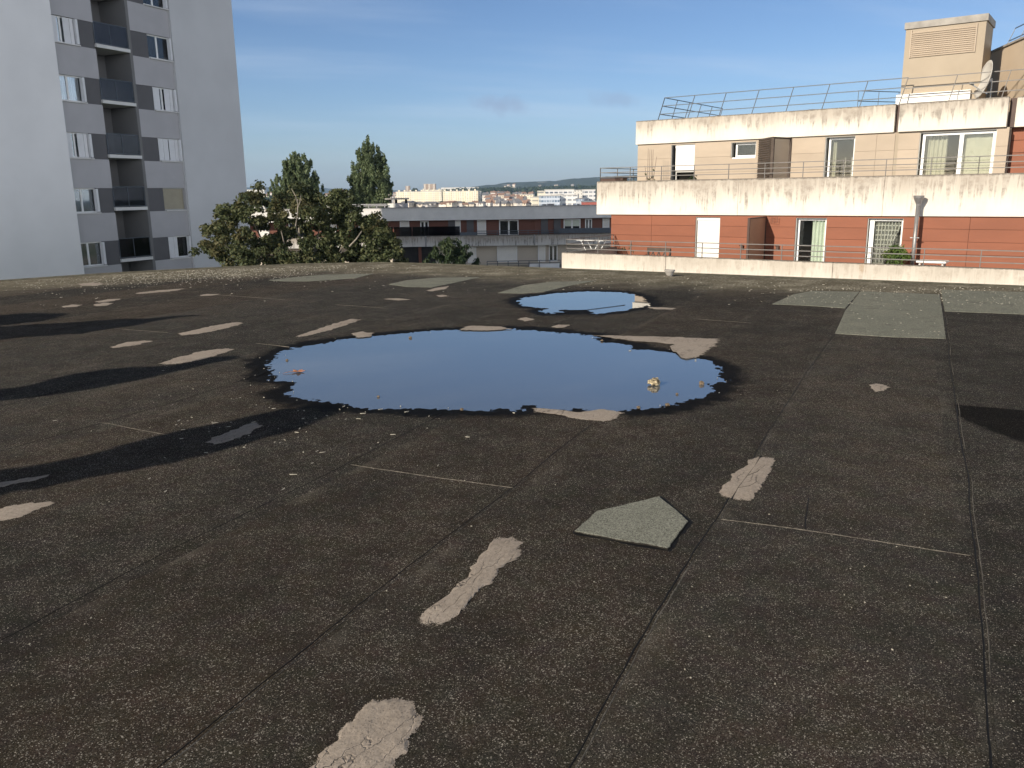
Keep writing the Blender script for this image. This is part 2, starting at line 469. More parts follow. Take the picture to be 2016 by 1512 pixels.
def facade_grid(name, wall, win, pu, pz, wu, wz, wall2=None, offu=0.0):
    """far facade: regular window openings, each a pixel or two"""
    m = NB(name)
    o = m.obj(); x = m.sep(o)
    u = m.math("ADD", m.math("ADD", x[0], x[1]), 1000 + offu)
    fu = m.math("FRACT", m.math("DIVIDE", u, pu)); fz = m.math("FRACT", m.math("DIVIDE", x[2], pz))
    iu = m.math("FLOOR", m.math("DIVIDE", u, pu)); iz = m.math("FLOOR", m.math("DIVIDE", x[2], pz))
    a = m.math("LESS_THAN", m.math("ABSOLUTE", m.math("SUBTRACT", fu, 0.5)), wu / 2)
    b = m.math("LESS_THAN", m.math("ABSOLUTE", m.math("SUBTRACT", fz, 0.5)), wz / 2)
    rnd = m.white(m.comb(iu, iz, 0.0))
    nz = m.sep(m.n("ShaderNodeNewGeometry").outputs["Normal"])[2]
    k = m.math("MULTIPLY", m.math("MULTIPLY", a, b), m.math("LESS_THAN", nz, 0.5))
    c = wall
    if wall2: c = m.mix(m.math("LESS_THAN", m.math("FRACT", m.math("DIVIDE", u, pu * 3)), 0.34), wall, wall2)
    c = m.mul(c, m.step(m.noise(o, 0.05, 3), 0.3, 0.7, 0.92, 1.08))
    c = m.mix(m.math("MULTIPLY", k, m.step(rnd, 0, 1, 0.55, 1.0)), c, win)
    return m.done(c, 0.8, 0.2)

M = {}
M["roof"] = roof_membrane()
M["felt"] = slate_felt()
M["felt_clean"] = slate_clean()
M["mastic"] = mastic()
M["edge_moss"] = simple("mossy_edge", (0.125, 0.115, 0.085), 0.95, 0.35, 7, 0.1)
M["seam"] = simple("seam_bitumen", (0.0045, 0.004, 0.0035), 0.7, 0.3, 9)
M["seam_pale"] = simple("worn_lap", (0.115, 0.103, 0.085), 0.9, 0.6, 30)
M["band"] = dirty_concrete("weathered_white_concrete", (0.70, 0.655, 0.575), (0.23, 0.20, 0.17), 1.0, 0.85, 0.06)
M["band_dirty"] = dirty_concrete("grimy_white_concrete", (0.68, 0.63, 0.55), (0.20, 0.18, 0.155), 1.0, 0.85, 0.08)
M["band_grey"] = dirty_concrete("weathered_grey_concrete", (0.58, 0.56, 0.53), (0.10, 0.095, 0.09), 1.15, 1.1, 0.14)
M["render_white"] = simple("off_white_render", (0.74, 0.71, 0.65), 0.85, 0.05, 0.6)
M["red"] = planks("red_brown_cladding", (0.235, 0.082, 0.043), 0.07)
M["beige"] = planks("beige_cladding", (0.41, 0.335, 0.255), 0.04)
M["beige_render"] = simple("beige_render", (0.375, 0.315, 0.24), 0.9, 0.07, 0.7)
M["beige_sunlit"] = simple("sunlit_beige_render", (0.50, 0.405, 0.30), 0.9, 0.06, 0.6)  # beige lightened so that sunlight is painted into the colour
M["gap"] = simple("joint_backing", (0.10, 0.040, 0.026), 0.9, 0.1)  # dark backing wall that shows in the cladding joints
M["white_pvc"] = simple("white_plastic", (0.80, 0.80, 0.78), 0.45, 0.04, 2)
M["frame_grey"] = simple("grey_aluminium", (0.42, 0.41, 0.38), 0.45, 0.05, 3, 0.5, 0.3)
M["shutter"] = simple("white_roller_shutter", (0.82, 0.80, 0.75), 0.5, 0.03, 2)
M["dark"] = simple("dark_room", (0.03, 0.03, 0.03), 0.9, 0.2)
M["room"] = simple("room_plaster", (0.30, 0.29, 0.26), 0.9, 0.1)
M["curtain"] = simple("pale_curtain", (0.62, 0.66, 0.56), 0.9, 0.05, 4)
M["glass"] = glass("window_glass", (0.95, 0.97, 0.96), 0.8, 0.97)
M["glass_dark"] = glass("tinted_glass", (0.30, 0.30, 0.32), 0.22, 0.8)
M["rail"] = simple("brown_grey_paint", (0.155, 0.146, 0.136), 0.5, 0.15, 5, 0.4)
M["rail_blue"] = simple("blue_grey_paint", (0.075, 0.090, 0.110), 0.45, 0.15, 5, 0.4)
M["brown_panel"] = simple("brown_screen_panel", (0.30, 0.165, 0.10), 0.6, 0.06, 1.5)
M["brown_frame"] = simple("dark_brown_frame", (0.07, 0.04, 0.03), 0.5, 0.1)
M["wood_dark"] = simple("weathered_dark_wood", (0.085, 0.065, 0.052), 0.8, 0.25, 5)
M["metal"] = simple("galvanised_metal", (0.40, 0.41, 0.41), 0.4, 0.15, 6, 0.5, 0.6)
M["pipe"] = simple("zinc_pipe", (0.26, 0.255, 0.25), 0.45, 0.12, 5, 0.5, 0.5)
M["tower_light"] = simple("pale_grey_render", (0.83, 0.82, 0.81), 0.9, 0.05, 0.35)
M["tower_mid"] = simple("light_grey_render", (0.44, 0.43, 0.44), 0.9, 0.05, 0.8)
M["tower_end"] = simple("mid_grey_render", (0.585, 0.585, 0.59), 0.9, 0.06, 0.25)
M["tower_dark"] = simple("dark_grey_panel", (0.125, 0.121, 0.125), 0.8, 0.06, 1.2)
M["slab_white"] = simple("white_slab_edge", (0.66, 0.65, 0.63), 0.8, 0.06, 1.5)
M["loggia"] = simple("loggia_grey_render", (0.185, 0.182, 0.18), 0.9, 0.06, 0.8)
M["concrete"] = simple("grey_concrete", (0.33, 0.31, 0.28), 0.9, 0.18, 3, 0.2, 0, 0.3)
M["bark"] = simple("pale_bark", (0.26, 0.23, 0.19), 0.9, 0.25, 6, 0.2, 0, 0.3)
M["leaf_maple"] = leaves("maple_leaves", (0.044, 0.060, 0.025), (0.112, 0.124, 0.054), (0.112, 0.102, 0.046), 0.25)
M["leaf_poplar"] = leaves("poplar_leaves", (0.085, 0.125, 0.055), (0.19, 0.225, 0.12), (0.13, 0.165, 0.085), 0.3)
M["leaf_dark"] = leaves("dark_green_leaves", (0.022, 0.042, 0.018), (0.045, 0.072, 0.030), (0.060, 0.080, 0.035), 0.2)
M["leaf_pot"] = leaves("bright_green_leaves", (0.09, 0.15, 0.03), (0.05, 0.09, 0.025), (0.16, 0.20, 0.05), 0.3)

# ------------------------------------------------------------------ ground far below and hills
def ground_h(x, y):
    r = math.hypot(x, y)
    h = -9.0 - 13.0 * min(1.0, max(0.0, (r - 120) / 650.0)) ** 1.0
    return h

def land():
    rs = [0, 40, 80, 120, 200, 320, 460, 620, 780, 1100, 1600, 2400, 3600, 5200, 7000]
    n = 96
    vs, fs = [(0, 0, -9.0)], []
    for r in rs[1:]:
        for k in range(n):
            a = 2 * math.pi * k / n
            x, y = r * math.sin(a), r * math.cos(a)
            vs.append((x, y, ground_h(x, y)))
    for k in range(n): fs.append((0, 1 + (k + 1) % n, 1 + k))
    for i in range(len(rs) - 2):
        for k in range(n):
            a, b = 1 + i * n + k, 1 + i * n + (k + 1) % n
            fs.append((a, b, b + n, a + n))
    mb = MB(); mb.add(vs, fs)
    m = NB("city_ground")
    p = m.pos()
    c = m.mix(m.step(m.noise(p, 0.012, 6, 0.65), 0.42, 0.60), (0.05, 0.075, 0.035), (0.20, 0.185, 0.165))
    c = m.mix(m.step(m.noise(p, 0.05, 4, 0.6), 0.55, 0.65), c, (0.07, 0.07, 0.07))
    tag(mb.build("ground", m.done(c, 0.9, 0.2), None, True), kind="structure")
land()

def hill_mat():
    m = NB("wooded_hillside")
    p = m.pos()
    n1 = m.noise(p, 0.02, 6, 0.7); n2 = m.noise(p, 0.004, 3, 0.6)
    c = m.mix(n1, (0.022, 0.040, 0.018), (0.075, 0.095, 0.045))
    sp = m.math("MULTIPLY", m.step(m.sep(m.voro(p, 0.03))[0], 0.90, 0.94), m.step(n2, 0.50, 0.62))
    c = m.mix(sp, c, (0.55, 0.50, 0.43))
    h = m.math("ADD", m.noise(p, 0.03, 5, 0.7), 0.0)
    m.bump(h, 1.0, 12.0)
    return m.done(c, 0.95, 0.1)
M["hill"] = hill_mat()

def hill(name, prof, D, depth, base=-24):
    """a long ridge: photographed skyline at distance D, falling away before and behind"""
    pts = [at(x, y, D) for x, y in prof]
    xs = np.array([p.x for p in pts]); zs = np.array([p.z for p in pts])
    nx, ny = 260, 18
    X = np.linspace(xs[0], xs[-1], nx)
    vs = []
    for j in range(ny):
        t = j / (ny - 1) * 2 - 1
        prof_t = math.cos(t * math.pi / 2) ** 1.3
        for i, x in enumerate(X):
            z = float(np.interp(x, xs, zs))
            nzv = mnoise.fractal(Vector((x * 0.012, t * 3 + 5, D * 0.01)), 1.0, 2.0, 5)
            z = base + (z - base) * prof_t + nzv * 5.0 * prof_t * (D / 4000)
            vs.append((x, D + t * depth, z))
    fs = [(j * nx + i, j * nx + i + 1, (j + 1) * nx + i + 1, (j + 1) * nx + i) for j in range(ny - 1) for i in range(nx - 1)]
    mb = MB(); mb.add(vs, fs)
    tag(mb.build(name, M["hill"], None, True), kind="structure")

hill("hills", [(820, 384), (880, 379), (930, 369), (980, 362), (1040, 358), (1100, 356), (1150, 350), (1200, 347), (1280, 344), (1400, 342), (1600, 345), (1900, 352), (2300, 366)], 3600, 900)
hill("distant_hills", [(-200, 384), (200, 378), (420, 372), (520, 369), (600, 370), (700, 372), (780, 374), (860, 376), (960, 378), (1080, 384)], 5400, 700)

# ------------------------------------------------------------------ the roof we stand on
EDGE_PX = [(-60, 559), (0, 555), (200, 541), (400, 530), (600, 521.5), (745, 519), (830, 521), (2016, 567), (2150, 572.1)]
edge_pts = [gnd(x, y) for x, y in EDGE_PX]
POLY = [(p.x, p.y) for p in edge_pts] + [(13.0, 9.0), (13.0, -2.5), (-1.75, -2.5)]

def zpx(pts, ox, oy, k): return [(ox + x / k, oy + y / k) for x, y in pts]
PUD1 = zpx([(158, 322), (200, 300), (250, 280), (330, 262), (400, 250), (480, 240), (560, 231), (640, 225), (780, 213), (870, 210), (1000, 206), (1130, 210), (1270, 220), (1370, 232),
            (1420, 255), (1530, 270), (1520, 285), (1600, 290), (1690, 300), (1740, 320), (1800, 330), (1850, 352), (1868, 380), (1870, 400), (1810, 418), (1840, 440), (1780, 465), (1700, 490), (1640, 505),
            (1500, 514), (1420, 520), (1340, 512), (1240, 506), (1140, 502), (1120, 515), (960, 520), (820, 515), (700, 510), (600, 505), (500, 500), (400, 490), (300, 480), (230, 466), (200, 450), (240, 430),
            (260, 410), (180, 400), (168, 370), (160, 345)], 450, 540, 1.92)
PUD2 = zpx([(1095, 100), (1130, 85), (1230, 72), (1350, 65), (1480, 68), (1528, 75), (1575, 92), (1592, 112), (1560, 126), (1480, 140), (1400, 148), (1335, 136), (1255, 134), (1290, 148), (1220, 150), (1180, 140), (1210, 130), (1150, 125), (1110, 118)], 450, 540, 1.92)

def sdf(px, py, poly):
    """signed distance, + inside"""
    P = np.stack([px, py], -1)
    d = np.full(px.shape, 1e9); ins = np.zeros(px.shape, bool)
    n = len(poly)
    for i in range(n):
        a = np.array(poly[i]); b = np.array(poly[(i + 1) % n])
        ab = b - a
        t = np.clip(((P - a) @ ab) / max(ab @ ab, 1e-12), 0, 1)
        q = P - (a + t[..., None] * ab)
        d = np.minimum(d, np.hypot(q[..., 0], q[..., 1]))
        cond = ((a[1] <= py) & (b[1] > py)) | ((b[1] <= py) & (a[1] > py))
        xi = a[0] + (py - a[1]) / (ab[1] if abs(ab[1]) > 1e-12 else 1e-12) * ab[0]
        ins ^= cond & (px < xi)
    return np.where(ins, d, -d)

def vnoise(x, y, seed):
    """smooth value noise on a lattice"""
    rng = np.random.RandomState(seed); T = rng.rand(256, 256)
    xi, yi = np.floor(x).astype(int), np.floor(y).astype(int)
    fx, fy = x - xi, y - yi
    fx, fy = fx * fx * (3 - 2 * fx), fy * fy * (3 - 2 * fy)
    g = lambda i, j: T[(xi + i) % 256, (yi + j) % 256]
    return (g(0, 0) * (1 - fx) + g(1, 0) * fx) * (1 - fy) + (g(0, 1) * (1 - fx) + g(1, 1) * fx) * fy - 0.5

def roof():
    W1 = [tuple(gnd(x, y, Z_W)[:2]) for x, y in PUD1]; W2 = [tuple(gnd(x, y, Z_W)[:2]) for x, y in PUD2]
    def lines(lo, f0, f1, hi, fine, coarse):
        a = np.arange(f0, f1, fine)
        return np.concatenate([np.arange(lo, f0, coarse), a, np.arange(f1, hi + coarse, coarse)])
    X = lines(-14, -3.0, 2.9, 14, 0.018, 0.4)
    Y = lines(-5.2, 5.0, 9.9, 9.9, 0.016, 0.4)[:-1]
    Y = np.concatenate([Y[Y < 9.9], np.arange(9.9, 12.6, 0.022), np.arange(12.6, 20.5, 0.3)])
    GX, GY = np.meshgrid(X, Y)
    s = np.maximum(sdf(GX, GY, W1), sdf(GX, GY, W2))
    warp = vnoise(GX * 3.1, GY * 3.1, 1) * 0.10 + vnoise(GX * 8, GY * 8, 2) * 0.07 + vnoise(GX * 19, GY * 19, 3) * 0.030
    z = Z_W - 0.020 * (s + warp * (np.abs(s) < 0.6)) + (vnoise(GX * 45, GY * 41, 4) * 0.0016 + vnoise(GX * 27, GY * 20, 5) * 0.0012) * (np.abs(s) < 0.5)
    z = np.clip(z, -0.03, 0.0)
    z = np.where(s < -0.55, 0.0, z)
    e = sdf(GX, GY, POLY)
    # distance to the far edge only
    far = [(p.x, p.y) for p in edge_pts]
    dfar = np.full(GX.shape, 1e9)
    for a, b in zip(far[:-1], far[1:]):
        a = np.array(a); b = np.array(b); ab = b - a
        t = np.clip(((GX - a[0]) * ab[0] + (GY - a[1]) * ab[1]) / (ab @ ab), 0, 1)
        dfar = np.minimum(dfar, np.hypot(GX - a[0] - t * ab[0], GY - a[1] - t * ab[1]))
    ny, nx = GX.shape
    vs = np.stack([GX, GY, z], -1).reshape(-1, 3)
    idx = np.arange(ny * nx).reshape(ny, nx)
    q = np.stack([idx[:-1, :-1], idx[:-1, 1:], idx[1:, 1:], idx[1:, :-1]], -1).reshape(-1, 4)
    # drop what lies wholly outside
    out = (e < -0.9).reshape(-1)
    q = q[~out[q].all(1)]
    me = bpy.data.meshes.new("roof")
    me.from_pydata(vs.tolist(), [], q.tolist())
    at_ = me.attributes.new("edge", "FLOAT", "POINT")
    at_.data.foreach_set("value", dfar.reshape(-1).astype(np.float32))
    bm = bmesh.new(); bm.from_mesh(me)
    n = len(POLY)
    for i in range(n):
        a, b = Vector((*POLY[i], 0)), Vector((*POLY[(i + 1) % n], 0))
        d = (b - a).normalized(); nrm = Vector((-d.y, d.x, 0))     # outward (polygon runs clockwise)
        bmesh.ops.bisect_plane(bm, geom=bm.verts[:] + bm.edges[:] + bm.faces[:], plane_co=a, plane_no=nrm, clear_outer=True, clear_inner=False)
    loose = [v for v in bm.verts if not v.link_faces]
    bmesh.ops.delete(bm, geom=loose, context="VERTS")
    for f in bm.faces: f.smooth = True
    bm.to_mesh(me); bm.free()
    me.materials.append(M["roof"])
    o = bpy.data.objects.new("roof", me); COL.objects.link(o)
    tag(o, kind="structure")
    # its low upstand and the walls under it
    mb = MB()
    n = len(POLY)
    inn = []
    C = np.array(POLY)
    for i in range(n):
        p, a, b = C[i], C[i - 1], C[(i + 1) % n]
        d1 = (p - a) / np.linalg.norm(p - a); d2 = (b - p) / np.linalg.norm(b - p)
        nn = np.array([-d1[1] - d2[1], d1[0] + d2[0]]); nn /= np.linalg.norm(nn)
        inn.append(nn)
    outer = [tuple(C[i] + inn[i] * 0.16) for i in range(n)]
    inner = [tuple(C[i]) for i in range(n)]
    for i in range(n):
        j = (i + 1) % n
        A = [(*inner[i], -0.004), (*inner[j], -0.004), (*outer[j], 0.022), (*outer[i], 0.022)]
        B = [(*outer[i], -9.5), (*outer[j], -9.5)]
        mb.add(A + B, [(0, 1, 2, 3), (3, 2, 5, 4)])
    tag(mb.build("roof_edge", M["edge_moss"]), kind="structure")
    # water
    for nm, Wp, D in (("puddle", W1, 0.25), ("puddle", W2, 0.25)):
        c = np.mean(Wp, 0)
        pl = []
        for p in Wp:
            v = np.array(p) - c; L = np.linalg.norm(v)
            pl.append(c + v * (1 + D / L))
        mb = MB(); mb.add([(*p, Z_W) for p in pl], [tuple(range(len(pl)))])
        m = bpy.data.materials.get("rain_water")
        if not m:
            k = NB("rain_water")
            p = k.pos()
            bn = k.noise(p, 5.0, 3, 0.5)
            m = k.done(k.mix(bn, (0.082, 0.094, 0.108), (0.102, 0.115, 0.128)), 0.015, 0.5)
            k.b.inputs["IOR"].default_value = 3.2
        o = mb.build(nm, m)
        for f in o.data.polygons:
            if f.normal.z < 0: f.flip()
        tag(o, kind="structure")
roof()

def seam_ribbon(mb, pts, w, h, low=-0.003, off=0.0, broken=0.0):
    P = []
    for a, b in zip(pts[:-1], pts[1:]):
        a, b = gnd(*a), gnd(*b)
        k = max(2, int((b - a).length / 0.06))
        for i in range(k): P.append(a.lerp(b, i / k))
    P.append(gnd(*pts[-1]))
    vs, fs = [], []
    for i, p in enumerate(P):
        d = (P[min(i + 1, len(P) - 1)] - P[max(0, i - 1)]).normalized(); sd = Vector((-d.y, d.x, 0))
        ww = w * (0.45 + 0.9 * abs(mnoise.noise(p * 5.0)) + 0.25)
        if broken: ww *= max(0.02, min(1.0, 0.5 + 2.2 * mnoise.noise(p * (1.7 if broken < 2 else 4.5) + Vector((off * 90, 3, 0)))))
        p = p + sd * (mnoise.noise(p * 1.1) * 0.012 + mnoise.noise(p * 9) * 0.004 + off)
        vs += [p - sd * ww * 0.5 + Vector((0, 0, low)), p + Vector((0, 0, h)), p + sd * ww * 0.5 + Vector((0, 0, low))]
    for i in range(len(P) - 1):
        a = i * 3
        fs += [(a, a + 1, a + 4, a + 3), (a + 1, a + 2, a + 5, a + 4)]
    mb.add(vs, fs)

def on_roof_seams():
    ribbon = seam_ribbon
    dark = [[(310, 1512), (700, 1195), (1000, 965), (1165, 835)], [(1120, 1512), (1290, 1210), (1410, 1020), (1520, 840), (1580, 745), (1640, 660)], [(1640, 660), (1665, 610), (1700, 562)],
            [(1958, 1540), (1925, 1150), (1905, 950), (1880, 790), (1862, 640), (1852, 590), (1850, 566)], [(-20, 1273), (330, 1085), (640, 935), (870, 815)],
            [(0, 888), (190, 836), (350, 790), (540, 727)], [(0, 800), (200, 748)], [(1245, 640), (1330, 606), (1420, 575), (1520, 571), (1585, 572)], [(1390, 655), (1500, 602), (1585, 572)],
            [(690, 655), (860, 620), (1000, 590)], [(270, 690), (420, 652), (600, 622), (790, 590)], [(0, 690), (240, 655)], [(1100, 617), (1230, 600)], [(0, 575), (160, 566)],
            [(1410, 1020), (1500, 1030)], [(1582, 1040), (1590, 980)], [(1455, 763), (1560, 770)], [(100, 650), (330, 615), (520, 590)], [(520, 590), (700, 570), (800, 560)]]
    pale = [[(690, 915), (830, 935), (1010, 960)], [(200, 832), (300, 850), (332, 856)], [(1420, 1022), (1580, 1042), (1760, 1070), (1910, 1094)], [(505, 676), (570, 683)], [(660, 600), (760, 607)],
            [(1370, 628), (1480, 636)], [(240, 648), (330, 655)], [(420, 580), (560, 590)]]
    mb = MB()
    for k in dark: ribbon(mb, k, 0.021, 0.0015)
    tag(mb.build("roof_seam", M["seam"]), kind="structure")
    mb = MB()
    for k in pale: ribbon(mb, k, 0.021, 0.0025, broken=2)
    for k in dark[:4]: ribbon(mb, k, 0.014, 0.0018, off=-0.016, broken=1)
    tag(mb.build("roof_lap", M["seam_pale"]), kind="structure")
on_roof_seams()

def sheet(name, px, mat, thick=0.005, rough_edge=0.02, seed=0, dome=False, base=0.0):
    """a thin irregular sheet or trowelled patch lying on the roof, traced point by point"""
    P = [gnd(x, y) for x, y in px]
    out = []
    n = len(P)
    for i in range(n):
        a, b = P[i], P[(i + 1) % n]
        k = max(1, int((b - a).length / 0.018))
        for j in range(k):
            p = a.lerp(b, j / k)
            d = (b - a).normalized(); s = Vector((-d.y, d.x, 0))
            o = Vector((seed * 3.1, seed * 1.7, 0))
            amp = mnoise.fractal(p * 9 + o, 1.0, 2.0, 4) * rough_edge + mnoise.noise(p * 55 + o) * rough_edge * 0.5
            out.append(p + s * amp)
    c = sum(out, Vector()) / len(out)
    N = len(out)
    vs, fs = [], []
    rings = [(1.0, -0.004, 1.0), (1.0, thick * 0.7, 0.95), (0.975, thick, 0.7), (0.93, thick, 0.0)] if not dome else [(1.06, 0.0008, 1.2), (0.97, 0.0018, 0.62), (0.88, thick * 0.8, 0.22), (0.70, thick, 0.0), (0.4, thick * 1.1, 0.0)]
    rimv = []
    for s_, z, rv in rings:
        rimv += [rv] * N
        for p in out:
            q = c + (p - c) * s_
            zz = z + (mnoise.noise(q * 14) * thick * 0.3 if z > 0.002 and dome else 0)
            vs.append((q.x, q.y, base + zz))
    for r in range(len(rings) - 1):
        for i in range(N):
            j = (i + 1) % N
            fs.append((r * N + i, r * N + j, (r + 1) * N + j, (r + 1) * N + i))
    fs.append(tuple(range((len(rings) - 1) * N, len(rings) * N)))
    mb = MB(); mb.add(vs, fs)
    o = mb.build(name, mat)
    at_ = o.data.attributes.new("rim", "FLOAT", "POINT"); at_.data.foreach_set("value", rimv)
    return o

PATCHES = [
    ("large beige mastic patch at the bottom edge of the photo", [(585, 1530), (640, 1470), (700, 1412), (735, 1378), (775, 1372), (815, 1385), (832, 1410), (815, 1450), (790, 1490), (765, 1530)]),
    ("long slanting beige mastic strip left of the green felt pentagon", [(820, 1218), (845, 1200), (885, 1170), (915, 1130), (950, 1088), (975, 1060), (1010, 1055), (1029, 1068), (1022, 1090), (985, 1120), (960, 1150), (925, 1180), (900, 1212), (870, 1227), (840, 1228)]),
    ("cracked beige patch straddling a seam right of the green felt pentagon", [(1414, 970), (1440, 935), (1470, 912), (1492, 898), (1525, 902), (1520, 925), (1503, 945), (1500, 965), (1478, 988), (1440, 985)]),
    ("small pale round patch far right on the dark membrane", [(1707, 757), (1727, 755), (1750, 762), (1745, 770), (1722, 772)]),
    ("ragged beige patch on the near shore of the large puddle", [(1045, 803), (1090, 806), (1140, 812), (1190, 806), (1230, 812), (1215, 824), (1190, 832), (1150, 827), (1090, 816), (1050, 812)]),
    ("beige L shaped mastic band on the far right shore of the large puddle", [(1164, 660), (1230, 661), (1320, 663), (1417, 667), (1408, 682), (1393, 692), (1378, 704), (1350, 708), (1328, 692), (1348, 684), (1330, 677), (1280, 674), (1220, 668)]),
    ("flat beige patch behind the far shore of the large puddle", [(900, 650), (925, 641), (985, 643), (1010, 648), (960, 651)]),
    ("long beige strip just left of the far end of the large puddle", [(579, 664), (620, 650), (660, 637), (690, 628), (712, 629), (680, 641), (640, 653), (600, 663)]),
    ("small oval beige patch between the long strip and the large puddle", [(690, 657), (712, 653), (735, 656), (728, 663), (705, 665)]),
    ("beige strip with its right end at the middle left of the roof", [(347, 658), (390, 648), (430, 639), (470, 634), (480, 637), (440, 648), (395, 657), (358, 661)]),
    ("short beige streak left of the middle beige strip", [(213, 684), (250, 674), (285, 670), (299, 672), (265, 681), (230, 685)]),
    ("beige strip lying along the top of the second shadow", [(310, 717), (350, 704), (400, 691), (450, 685), (463, 688), (420, 702), (370, 714), (325, 719)]),
    ("beige patch cut by the left edge of the photo", [(-25, 1010), (20, 996), (70, 988), (103, 990), (80, 1003), (40, 1018), (-25, 1036)]),
    ("grey beige patch lying inside the long near shadow", [(404, 872), (440, 856), (480, 838), (505, 832), (517, 838), (490, 855), (455, 870), (420, 876)]),
    ("thin pale streak inside the shadow at the left edge", [(-20, 956), (40, 944), (103, 934), (95, 940), (40, 952), (-20, 962)]),
    ("pale white slab patch in the chippings near the left roof edge", [(152, 559), (185, 556), (205, 559), (190, 563), (160, 563)]),
    ("upper of two short streaks at the far left", [(185, 594), (215, 589), (240, 588), (225, 593), (195, 596)]),
    ("lower right of the short streaks at the far left", [(183, 600), (205, 596), (225, 597), (210, 602), (186, 603)]),
    ("leftmost short streak on the far left membrane", [(119, 604), (140, 600), (166, 600), (150, 604), (125, 606)]),
    ("thin long streak near the far left chippings", [(266, 577), (310, 572), (365, 568), (350, 572), (300, 577), (270, 579)]),
    ("short faint streak below the far felt sheets", [(391, 581), (410, 579), (434, 579), (420, 582), (395, 583)]),
    ("narrow pale streak at the corner of a felt sheet in the middle distance", [(838, 572), (860, 567), (885, 563), (878, 569), (850, 574)]),
    ("tiny oval patch behind the far end of the large puddle", [(1018, 629), (1035, 625), (1053, 629), (1035, 633)]),
    ("tiny beige patch between the two puddles", [(1085, 644), (1100, 639), (1122, 640), (1112, 645), (1095, 646)]),
    ("thin beige tail right of the small puddle", [(1272, 605), (1300, 605), (1330, 607), (1325, 610), (1290, 609)]),
    ("faint small patch in front of the far felt sheets", [(858, 582), (872, 580), (885, 583), (868, 585)]),
    ("faint thin streak left of the small puddle", [(755, 589), (780, 587), (808, 590), (785, 592)]),
]
CRACKS = {2: [[(1438, 985), (1452, 962), (1470, 938), (1484, 920), (1497, 899)], [(1470, 938), (1490, 930), (1505, 918)], [(1452, 962), (1475, 958), (1490, 950)]],
          1: [[(872, 1208), (884, 1196), (893, 1192), (905, 1176), (920, 1166), (926, 1158), (933, 1143), (946, 1132), (951, 1124)], [(960, 1112), (968, 1098), (985, 1088), (990, 1080)]]}
for i, (lab, px) in enumerate(PATCHES):
    big = i in (0, 1, 2)
    o = sheet("repair_patch", px, M["mastic"], 0.0055 if big else 0.004, 0.026 if big else 0.032, i + 1, True)
    tag(o, lab, "roof patch", "beige repair patches on the roof")
    for path in CRACKS.get(i, ()):
        mbc = MB()
        seam_ribbon(mbc, path, 0.0055, 0.0072 if i != 1 else 0.0065, 0.0045, broken=1 if i == 1 else 0)
        mbc.build("crack", M["seam"], o)

FELTS = [
    ("grey green felt pentagon lying in the foreground", [(1130, 1048), (1175, 1008), (1298, 979), (1357, 1028), (1315, 1082), (1215, 1065)], "felt_clean"),
    ("wide grey felt sheet between two seams at the far right", [(1644, 657), (1664, 612), (1695, 574), (1850, 580), (1856, 620), (1862, 667), (1760, 664)], "felt"),
    ("grey felt sheet cut by the right edge of the photo", [(1860, 613), (1854, 582), (1853, 571), (2080, 577), (2090, 622)], "felt"),
    ("grey felt sheet left of the wide right sheet", [(1520, 599), (1562, 580), (1600, 573), (1692, 575), (1664, 607), (1590, 602)], "felt"),
    ("pale grey felt sheet in the middle distance", [(765, 560), (800, 552), (860, 547), (945, 546), (895, 557), (850, 566), (800, 565)], "felt"),
    ("worn grey felt sheet behind the small puddle", [(980, 577), (1030, 562), (1085, 555), (1172, 553), (1120, 563), (1070, 575), (1030, 578)], "felt"),
    ("long pale felt sheet near the left end of the far edge", [(529, 552), (580, 546), (640, 541), (735, 539), (700, 548), (610, 554), (560, 554)], "felt"),
]
for i, (lab, px, mt) in enumerate(FELTS):
    o = sheet("felt_sheet", px, M[mt], 0.005 if i else 0.008, 0.004 if i else 0.006, 40 + i)
    tag(o, lab, "felt sheet", "grey felt sheets on the roof")
    if i == 0:
        c = (sum(p[0] for p in px) / len(px), sum(p[1] for p in px) / len(px))
        rim = sheet("bitumen_shadow_rim", [(c[0] + (x - c[0]) * 1.045 + 2, c[1] + (y - c[1]) * 1.06 + 1.5) for x, y in px], M["seam"], 0.0012, 0.014, 77)  # dark underlay: squeezed-out bitumen, also paints the sheet's edge shadow
        rim.parent = o

# stones, leaf and litter
def rock(name, x, y, size, mat, lab, cat, z0=0.0, seed=1, grp=None, flat=0.7):
    bm = bmesh.new()
    bmesh.ops.create_icosphere(bm, subdivisions=3, radius=1)
    c = gnd(x, y, z0)
    for v in bm.verts:
        k = 1 + 0.45 * mnoise.fractal(v.co * 1.8 + Vector((seed * 5.3, 0, 0)), 1, 2, 4)
        v.co = v.co * k * size
        v.co.z *= flat
    lo = min(v.co.z for v in bm.verts)
    for v in bm.verts: v.co.z += -lo * 0.75
    me = bpy.data.meshes.new(name); bm.to_mesh(me); bm.free()
    me.materials.append(mat)
    o = bpy.data.objects.new(name, me); o.location = c; COL.objects.link(o)
    tag(o, lab, cat, grp)
M["pebble"] = simple("brown_pebble", (0.16, 0.12, 0.08), 0.8, 0.35, 60)
def stone_mat():
    m = NB("chipped_stone"); o = m.obj()
    c = m.mix(m.step(m.noise(o, 45, 5, 0.7), 0.4, 0.62), (0.07, 0.055, 0.035), (0.48, 0.40, 0.26))
    m.bump(m.noise(o, 60, 4), 0.6, 0.005); return m.done(c, 0.85)
M["stone"] = stone_mat()
rock("stone", 1288, 758, 0.045, M["stone"], "rough yellowish stone standing in the right part of the large puddle", "stone", Z_W, 2, None, 0.75)
